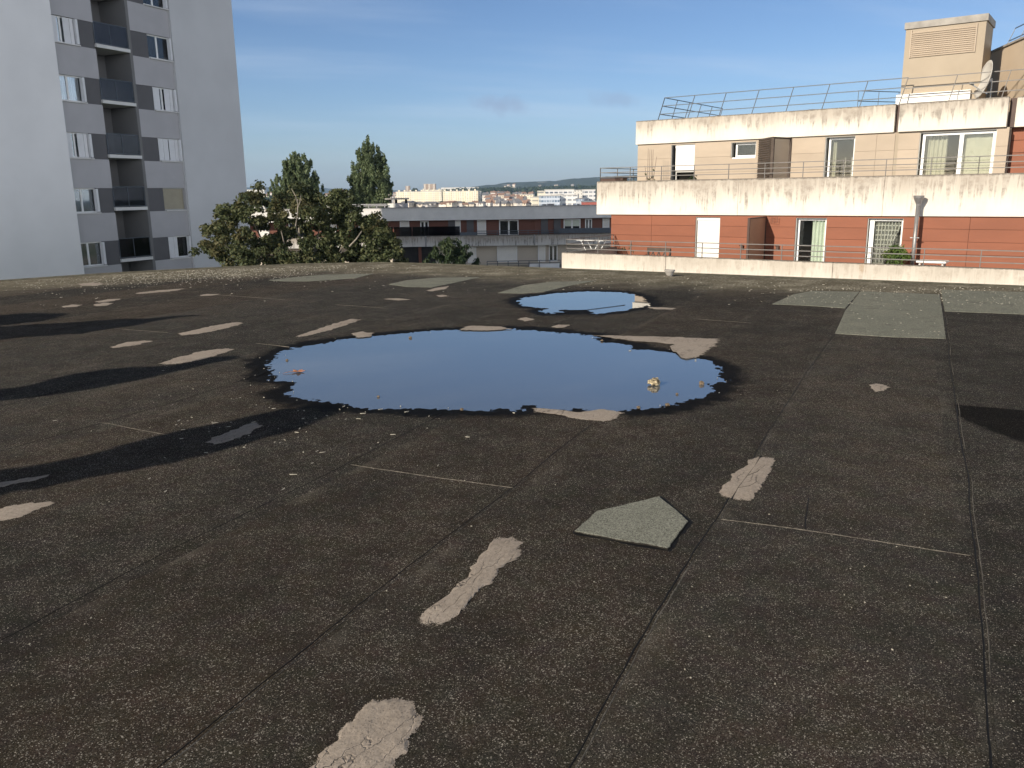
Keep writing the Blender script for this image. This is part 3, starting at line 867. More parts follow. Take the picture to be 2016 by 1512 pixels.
PEB = [(808, 666, .016, "dark brown pebble in the far left part of the large puddle"), (1185, 672, .014, "small dark pebble at the far right shore of the large puddle"), (1381, 757, .02, "reddish pebble in the water right of the yellowish stone"),
       (1314, 799, .016, "small pebble at the near right shore of the large puddle"), (1257, 804, .013, "tiny reddish pebble beside the ragged near shore patch"), (745, 782, .010, "tiny dark crumb in the near left water"),
       (909, 808, .013, "brown pebble at the near shore in the middle of the large puddle"), (1333, 777, .010, "tiny dark crumb in the water below the yellowish stone"), (565, 710, .012, "dark crumb in the water near the left shore")]
for i, (x, y, s, l) in enumerate(PEB): rock("pebble", x, y, s, M["pebble"], l, "pebble", Z_W, 10 + i, "pebbles around the large puddle")

def leaf():
    c = gnd(587, 733, Z_W)
    mb = MB()
    n = 60; ring = []
    for k in range(n):
        a = 2 * math.pi * k / n
        lob = 0.55 + 0.45 * abs(math.cos(2.5 * a)) ** 1.3 + 0.06 * math.sin(17 * a)
        ring.append((0.060 * lob * math.cos(a), 0.060 * lob * math.sin(a), 0.008 + 0.018 * (lob - 0.6) * (1 + math.sin(3 * a) * .4)))
    mb.add([(0, 0, 0.008)] + ring, [(0, 1 + k, 1 + (k + 1) % n) for k in range(n)])
    mb.tube([(-0.02, 0, 0.008), (-0.07, -0.03, 0.012), (-0.115, -0.07, 0.006)], [0.0022, 0.002, 0.0015], 5)
    m = simple("dry_leaf", (0.42, 0.18, 0.09), 0.7, 0.25, 40)
    o = mb.build("maple_leaf", m); o.location = c
    tag(o, "dry orange maple leaf afloat near the left shore of the large puddle", "leaf")
leaf()

def litter():
    rnd = random.Random(11)
    mb = MB()
    m1 = simple("pale_chip", (0.36, 0.335, 0.275), 0.8, 0.3, 30)
    def chip(x, y, s, el, z=0.002):
        c = gnd(x, y)
        a = rnd.uniform(0, math.pi); d = Vector((math.cos(a), math.sin(a), 0)); e = Vector((-d.y, d.x, 0))
        pts = []
        for k in range(6):
            t = 2 * math.pi * k / 6
            pts.append(c + d * math.cos(t) * s * el * rnd.uniform(.7, 1.2) + e * math.sin(t) * s * rnd.uniform(.6, 1.2))
        mb.add([p + Vector((0, 0, -0.002)) for p in pts] + [p + Vector((0, 0, z + s * 0.3)) for p in pts],
               [tuple(range(6, 12))] + [(i, (i + 1) % 6, 6 + (i + 1) % 6, 6 + i) for i in range(6)])
    for _ in range(150):
        x = rnd.gauss(560, 170); y = rnd.gauss(800, 75)
        if not (0 < x < 1000 and 640 < y < 1010): continue
        if 560 < x < 1430 and 655 < y < 800: continue
        chip(x, y, rnd.uniform(.002, .0048), rnd.choice([1, 1.4, 2.5, 4, 5]))
    for _ in range(130):
        x = rnd.uniform(0, 2016); y = rnd.uniform(570, 1450) ** 1.0
        if 500 < x < 1450 and 640 < y < 815: continue
        if 1020 < x < 1290 and 570 < y < 620: continue
        chip(x, y, rnd.uniform(.0012, .0030) , rnd.choice([1, 1.3, 1.6]))
    # chippings scattered along the far edge
    for _ in range(1700):
        t = rnd.random()
        if t < 0.8: x = rnd.gauss(420, 150); y = np.interp(x, [0, 400, 745, 1105, 2016], [557, 531, 520, 533, 568]) + abs(rnd.gauss(8, 9))
        else: x = rnd.uniform(0, 2016); y = np.interp(x, [0, 400, 745, 1105, 2016], [557, 531, 520, 533, 568]) + abs(rnd.gauss(0, 22)) + 3
        if 1020 < x < 1290 and 570 < y < 620: continue
        chip(x, y, rnd.uniform(.004, .012), rnd.choice([1, 1.4, 1.8]))
    for _ in range(330):
        x = rnd.uniform(1540, 2016); y = rnd.uniform(566, 600) if rnd.random() < .7 else rnd.uniform(566, 668)
        if y > 602 and not 1672 < x < 1850: continue
        chip(x, y, rnd.uniform(.003, .008), rnd.choice([1, 1.4, 2.0]), 0.006)
    # bits on the shores and afloat
    for px in (PUD1,):
        n = len(px)
        for i in range(n):
            a, b = px[i], px[(i + 1) % n]
            for _ in range(1 if i % 2 else 0):
                t = rnd.random(); x = a[0] + (b[0] - a[0]) * t + rnd.gauss(0, 10); y = a[1] + (b[1] - a[1]) * t + rnd.gauss(0, 4)
                chip(x, y, rnd.uniform(.0015, .004), rnd.choice([1, 1.5, 3, 4]))
    tag(mb.build("litter", m1), kind="stuff")
litter()

# short vent standing at the far edge
def roof_vent():
    base = gnd(1318, 544)
    t = empty("roof_vent", base); tag(t, "short flared grey roof vent standing at the far roof edge", "vent")
    mb = MB(); n = 28
    prof = [(0.045, -0.01), (0.045, 0.015), (0.055, 0.022), (0.085, 0.085), (0.096, 0.09), (0.096, 0.115), (0.082, 0.118), (0.07, 0.10)]
    vs = [(r * math.cos(2 * math.pi * k / n), r * math.sin(2 * math.pi * k / n), z) for r, z in prof for k in range(n)]
    mb.add(vs, [(i * n + k, i * n + (k + 1) % n, (i + 1) * n + (k + 1) % n, (i + 1) * n + k) for i in range(len(prof) - 1) for k in range(n)] + [tuple((len(prof) - 1) * n + k for k in range(n))])
    mb.build("funnel", M["concrete"], t)
    mb = MB(); mb.tube([(0, 0, -0.02), (0, 0, 0.012)], [0.075, 0.07], 20); mb.build("collar", M["seam_pale"], t)
roof_vent()

# ------------------------------------------------------------------ building pieces
def wall_open(mb, u0, u1, z0, z1, ops, y0, y1):
    """boxes of a wall from u0 to u1, z0 to z1 that leave the openings (a, b, za, zb) free"""
    us = sorted({u0, u1, *[min(max(o[k], u0), u1) for o in ops for k in (0, 1)]})
    for a, b in zip(us[:-1], us[1:]):
        if b - a < 1e-4: continue
        mid = (a + b) / 2
        zs = z0
        for o in sorted([o for o in ops if o[0] < mid < o[1]], key=lambda o: o[2]):
            if o[2] > zs + 1e-4: mb.box(a, b, y0, y1, zs, o[2])
            zs = max(zs, o[3])
        if z1 > zs + 1e-4: mb.box(a, b, y0, y1, zs, z1)

def plank_wall(mb, u0, u1, z0, z1, ops, y, pitch=0.415, gap=0.014, joints=(), thick=0.03):
    us = sorted({u0, u1, *[j for j in joints if u0 < j < u1], *[min(max(o[k], u0), u1) for o in ops for k in (0, 1)]})
    z = z1
    while z > z0 + 0.02:
        zb = max(z0, z - pitch)
        for a, b in zip(us[:-1], us[1:]):
            if b - a < 0.03: continue
            mid = (a + b) / 2
            ivs = [(zb + gap / 2, z - gap / 2)]
            for o in ops:
                if o[0] < mid < o[1]:
                    nv = []
                    for lo, hi in ivs:
                        if o[3] <= lo or o[2] >= hi: nv.append((lo, hi)); continue
                        if o[2] > lo: nv.append((lo, o[2]))
                        if o[3] < hi: nv.append((o[3], hi))
                    ivs = nv
            ga = gap / 2 if a in joints else 0; gb = gap / 2 if b in joints else 0
            for lo, hi in ivs:
                if hi - lo > 0.01: mb.box(a + ga, b - gb, y - thick, y, lo, hi)
        z = zb

def frame_mb(u0, u1, z0, z1, y, bars=(), t=0.06, d=0.06):
    mb = MB()
    mb.box(u0, u0 + t, y, y + d, z0, z1); mb.box(u1 - t, u1, y, y + d, z0, z1)
    mb.box(u0 + t, u1 - t, y, y + d, z0, z0 + t); mb.box(u0 + t, u1 - t, y, y + d, z1 - t, z1)
    for b in bars: mb.box(b - t * 0.75, b + t * 0.75, y + 0.003, y + d - 0.003, z0 + t, z1 - t)
    return mb

def window(root, u0, u1, z0, z1, y, bars=(), t=0.06, fmat="white_pvc", gmat="glass", label=None):
    w_ = frame_mb(u0, u1, z0, z1, y, bars, t).build("window", M[fmat], root, bevel=0.006)
    if label: w_["label"] = label
    MB().box(u0 + t * 0.8, u1 - t * 0.8, y + 0.025, y + 0.033, z0 + t * 0.8, z1 - t * 0.8).build("pane", M[gmat], w_)
    return w_

def curtain_mb(u0, u1, z0, z1, y, folds=7, amp=0.035, taper=0.0):
    mb = MB(); n = folds * 8; rows = 10
    vs = []
    for j in range(rows + 1):
        t = j / rows
        for i in range(n + 1):
            s = i / n
            uu = u0 + (u1 - u0) * s * (1 - taper * t) 
            vs.append((uu, y + amp * math.sin(s * folds * 2 * math.pi + 0.6 * math.sin(t * 3)), z1 + (z0 - z1) * t))
    mb.add(vs, [(j * (n + 1) + i, j * (n + 1) + i + 1, (j + 1) * (n + 1) + i + 1, (j + 1) * (n + 1) + i) for j in range(rows) for i in range(n)])
    return mb

def railing(root, pts, rails, post_z, spacing, mat, t=0.035, tp=0.04, lean=Vector((0, 0, 0)), name="railing"):
    """posts and rails along a path; lean shifts the tops"""
    mb = MB()
    zt = rails[0]
    for a, b in zip(pts[:-1], pts[1:]):
        a, b = Vector((*a, 0)), Vector((*b, 0))
        L = (b - a).length; n = max(1, round(L / spacing))
        for r in rails:
            k = (r - post_z) / (zt - post_z)
            d = (b - a).normalized() * (t * 0.5)
            mb.bar(a + Vector((0, 0, r)) + lean * k, b + d + Vector((0, 0, r)) + lean * k, t)
        for i in range(n + 1):
            p = a.lerp(b, i / n)
            mb.bar(p + Vector((0, 0, post_z)), p + Vector((0, 0, zt - 0.003)) + lean * ((zt - post_z - 0.003) / (zt - post_z)), tp * 0.98, tp * 0.6)
    return mb.build(name, M[mat], root)

# ------------------------------------------------------------------ the grey tower on the left
def tower():
    k = 1.1
    d = Vector((742 / 1630, 1, 0)).normalized()
    P = at(165, 200, 40.0 * k)
    rz = math.atan2(d.y, d.x)
    t = empty("tower_block", (P.x, P.y, 0), rz)
    tag(t, "tall grey apartment tower with stacked loggias at the left of the photo", "apartment tower")
    G, TOP = -9.5, 27.0
    sills = [0.74 + 2.72 * i for i in range(-3, 9)]
    WH = 1.23
    L0, L1 = -1.42, 0.12         # left windows
    R0, R1 = 4.53, 6.10          # right windows
    GA, GB = 1.10, 3.22          # loggia
    mb = MB(); mb.box(-12, L0 - 0.03, -0.28, 13.3, G, TOP); mb.build("wall", M["tower_light"], t)
    mb = MB(); mb.box(R1 + 0.04, 11.12, -0.16, 13.3, G, TOP); mb.build("end_wall", M["tower_end"], t)
    mb = MB()
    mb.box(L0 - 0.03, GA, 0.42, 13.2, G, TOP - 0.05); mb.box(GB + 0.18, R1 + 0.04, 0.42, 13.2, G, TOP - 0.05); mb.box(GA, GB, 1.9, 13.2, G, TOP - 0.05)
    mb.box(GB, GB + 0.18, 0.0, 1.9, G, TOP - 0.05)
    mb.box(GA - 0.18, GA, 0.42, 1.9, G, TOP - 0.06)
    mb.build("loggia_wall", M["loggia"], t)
    lo = [(L0, L1, z, z + WH) for z in sills] + [(L1, GA, z - 0.04, z + WH) for z in sills]
    ro = [(R0, R1, z, z + WH) for z in sills] + [(GB + 0.18, R0, z - 0.04, z + WH) for z in sills]
    mb = MB(); wall_open(mb, L0 - 0.03, GA, G, TOP - 0.02, lo, 0.0, 0.30); wall_open(mb, GB + 0.18, R1 + 0.04, G, TOP - 0.02, ro, 0.0, 0.30)
    mb.build("spandrel_wall", M["tower_mid"], t)
    mb = MB(); mb.box(-12.2, 11.3, -0.45, 13.5, TOP, TOP + 0.5); mb.build("roof", M["tower_mid"], t)
    def win(u0, u1, z, kind, lab=None):
        y = 0.14
        if kind == "blind":
            o = frame_mb(u0, u1, z, z + WH, y, (), 0.05, 0.05).build("window", M["frame_grey"], t)
            mb = MB()
            for i in range(24): mb.box(u0 + .05, u1 - .05, y + 0.01, y + 0.03, z + .05 + i * 0.047, z + .05 + i * 0.047 + 0.043)
            mb.build("roller_blind", M["blind_beige"], o); o["label"] = "window closed by a beige blind"
        else:
            fr = frame_mb(u0, u1, z, z + WH, y, ((u0 + u1 - 0.16) / 2,), 0.065, 0.06)
            o = fr.build("window", M["white_pvc"], t)
            MB().box(u0 + .05, u1 - .05, y + 0.03, y + 0.036, z + .05, z + WH - .05).build("pane", M["glass"], o)
            cur = {"open": 0, "curtain": 1, "half": 1, "closed": 0, "left": 0}[kind]
            if cur:
                curtain_mb(u0 + .07, u0 + (u1 - u0) * 0.74, z + .06, z + WH - .06, y + 0.12, 9, 0.02).build("curtain", M["curtain_grey"], o)
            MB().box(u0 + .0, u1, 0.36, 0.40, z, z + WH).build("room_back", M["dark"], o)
            # folding shutter leaves of narrow vertical panels
            def leaf(a, b, yy=0.05):
                mb = MB(); n = max(1, round((b - a) / 0.19)); wd = (b - a) / n
                for i in range(n):
                    dy = 0.02 if i % 2 else 0.0
                    mb.box(a + i * wd + 0.004, a + (i + 1) * wd - 0.004, yy + dy, yy + dy + 0.022, z + 0.03, z + WH - 0.03)
                mb.build("shutter", M["shutter_cool"], o)
            mbf = MB(); mbf.box(u1 - 0.13, u1 - 0.01, -0.10, 0.12, z + 0.03, z + WH - 0.04); mbf.build("shutter", M["shutter_cool"], o)
            if kind == "half":
                leaf(u0 + 0.02, u0 + 0.48); leaf(u0 + 0.80, u1 - 0.17)
            if kind == "closed":
                leaf(u0 + 0.02, (u0 + u1) / 2 - 0.04); leaf((u0 + u1) / 2 + 0.0, u1 - 0.15)
            if kind == "left":
                leaf(u0 + 0.02, u0 + 0.62)
        MB().box(u0 - 0.01, u1 + 0.03, -0.11, 0.13, z - 0.055, z - 0.002).build("sill", M["slab_white"], o)
    M["blind_beige"] = simple("beige_blind", (0.40, 0.36, 0.27), 0.7, 0.08, 1.5)
    M["curtain_grey"] = simple("net_curtain", (0.45, 0.46, 0.48), 0.9, 0.05, 4)
    M["shutter_cool"] = simple("white_shutter_panel", (0.72, 0.72, 0.73), 0.5, 0.04, 2)
    lk = {3: "half", 2: "curtain", 1: "half", 0: "open", -1: "open", 4: "half", 5: "curtain"}
    rk = {3: "curtain", 2: "half", 1: "closed", 0: "blind", -1: "left", 4: "curtain", 5: "half"}
    for i in (-1, 0, 1, 2, 3, 4):
        z = 0.74 + 2.72 * i
        win(L0, L1, z, lk[i]); win(R0, R1, z, rk[i])
    for i in range(-2, 6):
        z = 0.74 + 2.72 * i
        MB().box(L1 + .004, GA - .004, 0.05, 0.40, z - 0.036, z + WH - .004).build("infill_panel", M["tower_dark"], t)
        MB().box(GB + .184, R0 - .004, 0.05, 0.40, z - 0.036, z + WH - .004).build("infill_panel", M["tower_dark"], t)
        # loggia floor with its railing
        zs = z + 0.06
        fl = MB().box(GA + 0.004, GB - 0.004, -0.07, 1.88, zs, zs + 0.17).build("loggia_floor", M["slab_white"], t)
        y = 0.02
        mb = MB()
        zb, zt = zs + 0.24, zs + 1.22
        for u in (GA + 0.03, (GA + GB) / 2 - 0.08, GB - 0.05): mb.box(u - 0.016, u + 0.016, y, y + 0.03, zs + 0.172, zt)
        mb.box(GA + 0.02, GB - 0.03, y + 0.002, y + 0.032, zt + 0.001, zt + 0.035); mb.box(GA + 0.02, GB - 0.03, y + 0.002, y + 0.028, zb - 0.03, zb)
        rl = mb.build("railing", M["rail_blue"], t)
        MB().box(GA + 0.02, GB - 0.03, y + 0.010, y + 0.018, zb, zt).build("tinted_panel", M["glass_dark"], rl)
tower()

# ------------------------------------------------------------------ the terraced building on the right
E_ = Vector((2241 / 1630, -1, 0)).normalized()
N_ = Vector((E_.y, -E_.x, 0))           # outward
O_ = at(1175, 357, 36.0); O_.z = 0
RZ_R = math.atan2(E_.y, E_.x)

def right_local(x, y, yin):
    """pixel -> local (u, z) on the plane yin metres behind the main band"""
    P0 = O_ - N_ * yin
    r = ray(x, y); C = Vector((0, 0, HCAM))
    tt = (P0 - C).dot(N_) / r.dot(N_)
    P = C + r * tt
    return (P - O_).dot(E_), P.z

def to_world(u, y, z): return O_ + E_ * u - N_ * y + Vector((0, 0, z))

def terraces():
    t = empty("terraced_building", (O_.x, O_.y, 0), RZ_R)
    tag(t, "stepped apartment building with white bands and red and beige cladding at the right", "apartment building")
    U1 = 24.0
    # --- lower terrace parapet
    mb = MB(); mb.box(0.70, 5.10, -3.85, -3.60, -9.5, -0.815); mb.box(5.112, U1, -3.85, -3.60, -9.5, -0.815)
    o = MB()
    M["low_par"] = dirty_concrete("weathered_low_parapet", (0.70, 0.655, 0.575), (0.36, 0.31, 0.25), 0.8, 0.50, 0.02)
    for a, b in ((0.70, 5.10), (5.112, 10.9), (10.91, 17.0), (17.01, U1)):
        MB().box(a, b, -3.85, -3.60, -2.6, -0.815).build("parapet", M["low_par"], t, bevel=0.012)
    MB().box(0.72, U1, -3.84, 12, -9.5, -2.605).build("base_wall", M["render_white"], t)
    MB().box(0.70, 0.95, -3.595, 0.1, -2.6, -0.83).build("parapet", M["band"], t)
    MB().box(0.96, U1, -3.595, 1.4, -2.6, -1.95).build("terrace_floor", M["concrete"], t)
    # --- red floor
    Zr0, Zr1 = -1.95, 0.52
    ro = [(4.47, 5.49, -1.9, 0.44), (8.42, 9.53, -1.9, 0.44), (10.93, 12.10, -1.9, 0.44)]
    mb = MB(); wall_open(mb, 0.68, U1, Zr0, Zr1 - 0.003, ro, 0.13, 0.42)
    mb.build("wall", M["gap"], t)
    mb = MB(); plank_wall(mb, 0.66, U1, Zr0, Zr1 - 0.004, ro, 0.13, 0.415, 0.010, (2.55, 14.13, 19.5))
    mb.build("red_cladding", M["red"], t)
    MB().box(0.66, 0.675, 0.14, 5.0, Zr0, Zr1 - 0.01).build("red_cladding", M["red"], t)
    MB().box(0.70, U1, 1.6, 1.7, Zr0, Zr1).build("room_back", M["room"], t)
    MB().box(0.70, 0.75, 0.42, 1.6, Zr0, Zr1).build("room_side", M["room"], t)
    # reveals
    for a, b, z0, z1 in ro:
        mb = MB(); mb.box(a, a + 0.02, 0.135, 0.415, z0, z1 - 0.022); mb.box(b - 0.02, b, 0.135, 0.415, z0, z1 - 0.022); mb.box(a, b, 0.135, 0.415, z1 - 0.02, z1)
        mb.build("reveal", M["frame_grey"], t)
    # door closed by a white roller shutter
    mb = MB(); z = -1.9
    while z < 0.30:
        mb.box(4.50, 5.465, 0.24, 0.262, z, z + 0.048); z += 0.052
    o = mb.build("roller_shutter", M["shutter"], t)
    MB().box(4.50, 5.465, 0.20, 0.30, 0.30, 0.415).build("shutter_box", M["shutter"], o)
    # window with a plain curtain
    w1 = window(t, 8.45, 9.50, -1.9, 0.41, 0.30, (), 0.07, "white_pvc"); w1["label"] = "open window with a pale green curtain"
    curtain_mb(8.95, 9.46, -1.85, 0.34, 0.42, 4, 0.045).build("curtain", M["curtain"], w1)
    MB().box(8.75, 9.4, 0.9, 1.2, -1.9, -1.1).build("chest", M["dark"], w1)
    # window with a lace curtain
    w2 = window(t, 10.97, 12.07, -1.9, 0.40, 0.28, (11.08,), 0.06, "white_pvc"); w2["label"] = "window with a checked lace curtain"
    m = NB("lace_curtain"); oo = m.obj(); x = m.sep(oo)
    a = m.math("LESS_THAN", m.math("FRACT", m.math("MULTIPLY", x[0], 9.0)), 0.30); b = m.math("LESS_THAN", m.math("FRACT", m.math("MULTIPLY", x[2], 6.0)), 0.25)
    k = m.math("MAXIMUM", a, b)
    m.done((0.60, 0.58, 0.52), 0.9)
    m.put(m.b.inputs["Alpha"], m.math("ADD", 0.33, m.math("MULTIPLY", k, 0.55)))
    curtain_mb(11.12, 12.04, -1.6, 0.33, 0.42, 9, 0.025, 0.75).build("curtain", m.mat, w2)
    # white band of the middle floor
    for a, b in ((0.0, 6.2), (6.206, 11.4), (11.406, 17.0), (17.006, U1)):
        MB().box(a, b, 0.0, 0.22, Zr1, 1.885).build("white_band", M["band"], t, bevel=0.012)
    MB().box(0.0, 0.22, 0.223, 8.0, Zr1, 1.88).build("white_band", M["band"], t)
    MB().box(0.225, U1, 0.222, 12.0, Zr1 + 0.002, 0.95).build("terrace_floor", M["concrete"], t)
    # --- beige floor
    Zb0, Zb1 = 0.95, 3.43
    YB = 2.33
    bo = [(2.28, 3.36, 1.0, 3.36), (4.93, 5.97, 2.74, 3.34), (8.66, 9.75, 1.0, 3.38), (11.95, 14.36, 1.0, 3.38), (11.13, 11.25, 0.95, 3.43)]
    mb = MB(); wall_open(mb, 0.72, 14.70, Zb0, Zb1 - 0.003, bo[:-1], YB, YB + 0.30); mb.build("wall", M["beige_render"], t)
    mb = MB(); plank_wall(mb, 0.70, 14.72, Zb0, Zb1 - 0.004, bo, YB, 0.62, 0.008, (3.36, 6.1, 10.5), 0.025); mb.build("beige_cladding", M["beige"], t)
    MB().box(0.70, 0.715, YB + .004, 8.0, Zb0, Zb1 - 0.01).build("beige_cladding", M["beige"], t)
    MB().box(14.75, U1, YB + 0.60, YB + 0.9, Zb0, Zb1 - 0.004).build("wall", M["gap"], t)
    mb = MB(); plank_wall(mb, 14.75, U1, Zb0, Zb1 - 0.006, [], YB + 0.60, 0.415, 0.016, (19.0,)); mb.build("red_cladding", M["red"], t)
    MB().box(14.60, 14.735, YB + 0.31, YB + 0.9, Zb0, Zb1 - 0.01).build("wall", M["beige_render"], t)
    MB().box(0.75, U1, 4.0, 4.1, Zb0, Zb1).build("room_back", M["room"], t)
    for a, b, z0, z1 in bo[:-1]:
        mb = MB(); mb.box(a, a + 0.02, YB + .004, YB + 0.295, z0, z1 - 0.022); mb.box(b - 0.02, b, YB + .004, YB + 0.295, z0, z1 - 0.022); mb.box(a, b, YB + .004, YB + 0.295, z1 - 0.02, z1)
        mb.build("reveal", M["frame_grey"], t)
    mb = MB(); z = 2.28
    while z < 3.2:
        mb.box(2.45, 3.33, YB + 0.08, YB + 0.10, z, z + 0.05); z += 0.053
    o = mb.build("roller_shutter", M["shutter"], t); MB().box(2.45, 3.33, YB + 0.05, YB + 0.2, 3.215, 3.335).build("shutter_box", M["shutter"], o)
    window(t, 2.45, 3.33, 1.0, 2.27, YB + 0.12, (), 0.05, "frame_grey", "glass_dark")
    w_ = window(t, 5.06, 5.95, 2.76, 3.31, YB + 0.17, (), 0.07); MB().box(5.0, 5.96, YB - 0.03, YB + 0.17, 2.70, 2.752).build("sill", M["white_pvc"], w_)
    w_ = window(t, 8.75, 9.73, 1.0, 3.35, YB + 0.18, (), 0.07, "white_pvc"); curtain_mb(8.85, 9.0, 1.1, 3.2, YB + .4, 2).build("curtain", M["curtain_dim"], w_)
    w_ = window(t, 12.03, 14.33, 1.0, 3.35, YB + 0.12, (13.28,), 0.09, "white_pvc", label="wide sliding window with two panes")
    curtain_mb(12.1, 12.8, 1.05, 3.25, YB + .45, 5).build("curtain", M["curtain_dim"], w_)
    curtain_mb(13.35, 14.3, 1.05, 3.25, YB + .40, 2, 0.012).build("curtain", M["curtain_dim"], w_)
    # upper white bands, jointed
    for a, b, yy in ((0.64, 11.08, 2.20), (11.22, 14.62, 2.17), (14.82, U1, 2.55)):
        MB().box(a, b, yy, yy + 0.24, Zb1, 4.41).build("white_band", M["band_dirty" if a > 11 and a < 14 else "band"], t, bevel=0.012)
    MB().box(11.085, 11.215, 2.40, 2.43, Zb1, 4.38).build("joint_cover", M["brown_frame"], t)
    MB().box(14.625, 14.815, 2.56, 2.60, Zb1, 4.38).build("joint_cover", M["brown_frame"], t)
    MB().box(0.64, 0.88, 2.445, 9.0, Zb1, 4.40).build("white_band", M["band"], t)
    MB().box(0.885, U1, 2.80, 12.0, Zb1 + 0.002, 3.95).build("roof", M["concrete"], t)
    # --- railings
    railing(t, [(0.10, 7.5), (0.10, 0.12), (14.2, 0.12), (U1, 0.12)], (2.43, 2.24, 2.06), 1.88, 1.42, "rail", 0.028, 0.036)
    railing(t, [(0.85, 0.0), (0.85, -3.72), (12.0, -3.72), (U1, -3.72)], (-0.315, -0.49, -0.66), -0.82, 1.45, "rail", 0.028, 0.036)
    LE = Vector((0.25, 0.42, 0))
    railing(t, [(1.35, 9.0), (1.35, 2.55), (11.0, 2.55)], (5.36, 5.02, 4.68), 3.95, 1.32, "rail_blue", 0.03, 0.035, LE)
    railing(t, [(11.0, 2.50), (17.5, 2.50), (U1, 2.50)], (5.32, 4.98, 4.64), 3.95, 1.6, "rail", 0.03, 0.035, LE)
    railing(t, [(8.8, 6.0), (10.6, 8.5)], (5.35, 4.95), 3.95, 0.9, "rail_blue", 0.03, 0.03)
    # --- plant room stack on the roof
    c0, c1 = 10.93, 13.52
    st = MB().box(c0, c1, 3.5, 5.3, 3.95, 7.10).build("stack", M["beige_render"], t)
    MB().box(c0 - 0.05, c1 + 0.05, 3.44, 5.36, 7.103, 7.33).build("cap", M["concrete"], st)
    mb = MB(); z = 6.12
    while z < 6.98:
        mb.add([(c0 + .22, 3.455, z), (c1 - .30, 3.455, z), (c1 - .30, 3.497, z + .055), (c0 + .22, 3.497, z + .055)], [(0, 1, 2, 3)])
        mb.box(c0 + .22, c1 - .30, 3.455, 3.47, z - 0.014, z); z += 0.068
    mb.box(c0 + .18, c0 + .22, 3.45, 3.497, 6.10, 7.05); mb.box(c1 - .30, c1 - .26, 3.45, 3.497, 6.10, 7.05)
    mb.build("louvre_grille", M["beige"], st)
    MB().box(c0 - 0.10, c1 - 0.25, 3.30, 3.49, 3.95, 4.83).build("curb", M["shutter"], st)
    # penthouse wall beyond the stack
    A = at(1940, 110, 34.0); B = at(2016, 76, 30.3)
    inv = Matrix.Rotation(-RZ_R, 4, "Z")
    a = inv @ (Vector((A.x, A.y, 0)) - Vector((O_.x, O_.y, 0))); b = inv @ (Vector((B.x, B.y, 0)) - Vector((O_.x, O_.y, 0)))
    dd = (b - a).normalized(); b2 = b + dd * 1.2; a2 = a - dd * 0.6
    nn = Vector((-dd.y, dd.x, 0))
    if nn.x < 0: nn = -nn
    poly = [a2, b2, b2 + nn * 6, a2 + nn * 6]
    MB().prism([(p.x, p.y) for p in poly], 3.95, A.z).build("penthouse_wall", M["beige_sunlit"], t)  # lighter colour stands in for fuller sun on this wall
    cap = [a2 - nn * .06, b2 - nn * .06, b2 + nn * 6.1, a2 + nn * 6.1]
    MB().prism([(p.x, p.y) for p in cap], A.z + 0.003, A.z + 0.07).build("coping", M["concrete"], t)
    pr = [(a + nn * 0.6)[:2], (b2 + nn * 0.6)[:2]]
    railing(t, pr, (A.z + 0.95, A.z + 0.5), A.z + 0.07, 1.2, "rail_blue", 0.03, 0.035, nn * 0.35)
    # brown privacy screen on the red floor
    s = MB().box(7.27, 7.31, -1.62, 0.095, -1.94, 0.43).build("privacy_screen", M["brown_panel"], t)
    mb = MB(); mb.box(7.25, 7.33, -1.68, -1.625, -1.94, 0.48); mb.box(7.25, 7.33, -1.62, 0.09, 0.435, 0.48); mb.box(7.25, 7.33, 0.04, 0.095, -1.94, 0.43)
    mb.build("frame", M["brown_frame"], s)
    # slatted wedge closet on the beige floor
    ax, bx, cx_ = (6.10, YB - 0.03), (7.06, YB - 1.22), (7.36, YB - 0.03)
    cl = MB().prism([(ax[0] + .05, ax[1]), (bx[0], bx[1] + .06), (cx_[0] - .02, cx_[1])], 0.955, 3.36).build("slatted_closet", M["beige_sunlit"], t)  # side face lightened in colour as if the sun reached it
    mb = MB()
    d = Vector((bx[0] - ax[0], bx[1] - ax[1], 0)); n_ = Vector((d.y, -d.x, 0)).normalized() 
    if n_.y > 0: n_ = -n_
    z = 0.98
    while z < 3.36:
        p, q = Vector((*ax, 0)) + n_ * 0.02, Vector((*bx, 0)) + n_ * 0.02
        mb.bar(p + Vector((0, 0, z + .03)), q + Vector((0, 0, z + .03)), 0.03, 0.062); z += 0.085
    mb.build("slats", M["wood_dark"], cl)
    mb = MB(); mb.bar((bx[0], bx[1] + .0, 0.96), (bx[0], bx[1], 3.38), 0.10); mb.bar((cx_[0], cx_[1] - .03, 0.96), (cx_[0], cx_[1] - .03, 3.38), 0.06)
    mb.prism([(ax[0] - .03, ax[1]), (bx[0], bx[1] - .06), (cx_[0] + .03, cx_[1])], 3.385, 3.42)
    mb.build("frame", M["wood_dark"], cl)
    # hopper and downpipe in front of the red wall
    u, _ = right_local(1803, 450, -0.32)
    _, zt = right_local(1808, 385, -0.32)
    mb = MB(); mb.tube([(u, -0.32, -1.95), (u, -0.32, zt - 0.32)], 0.064, 16)
    dp = mb.build("downpipe", M["pipe"], t, True)
    mb = MB(); mb.tube([(u, -0.32, zt - 0.33), (u, -0.32, zt - 0.28), (u, -0.32, zt - 0.07), (u, -0.32, zt)], [0.066, 0.072, 0.165, 0.175], 20); mb.build("hopper", M["pipe"], dp)
    mb = MB()
    for zz in (-0.18, -1.25): mb.tube([(u, -0.32, zz - 0.015), (u, -0.32, zz + 0.015)], 0.078, 16); mb.box(u - 0.15, u + 0.13, -0.335, -0.305, zz - 0.012, zz + 0.012); mb.box(u - 0.012, u + 0.012, -0.30, 0.098, zz - 0.012, zz + 0.012)
    mb.build("bracket", M["metal"], dp)
    mb = MB()
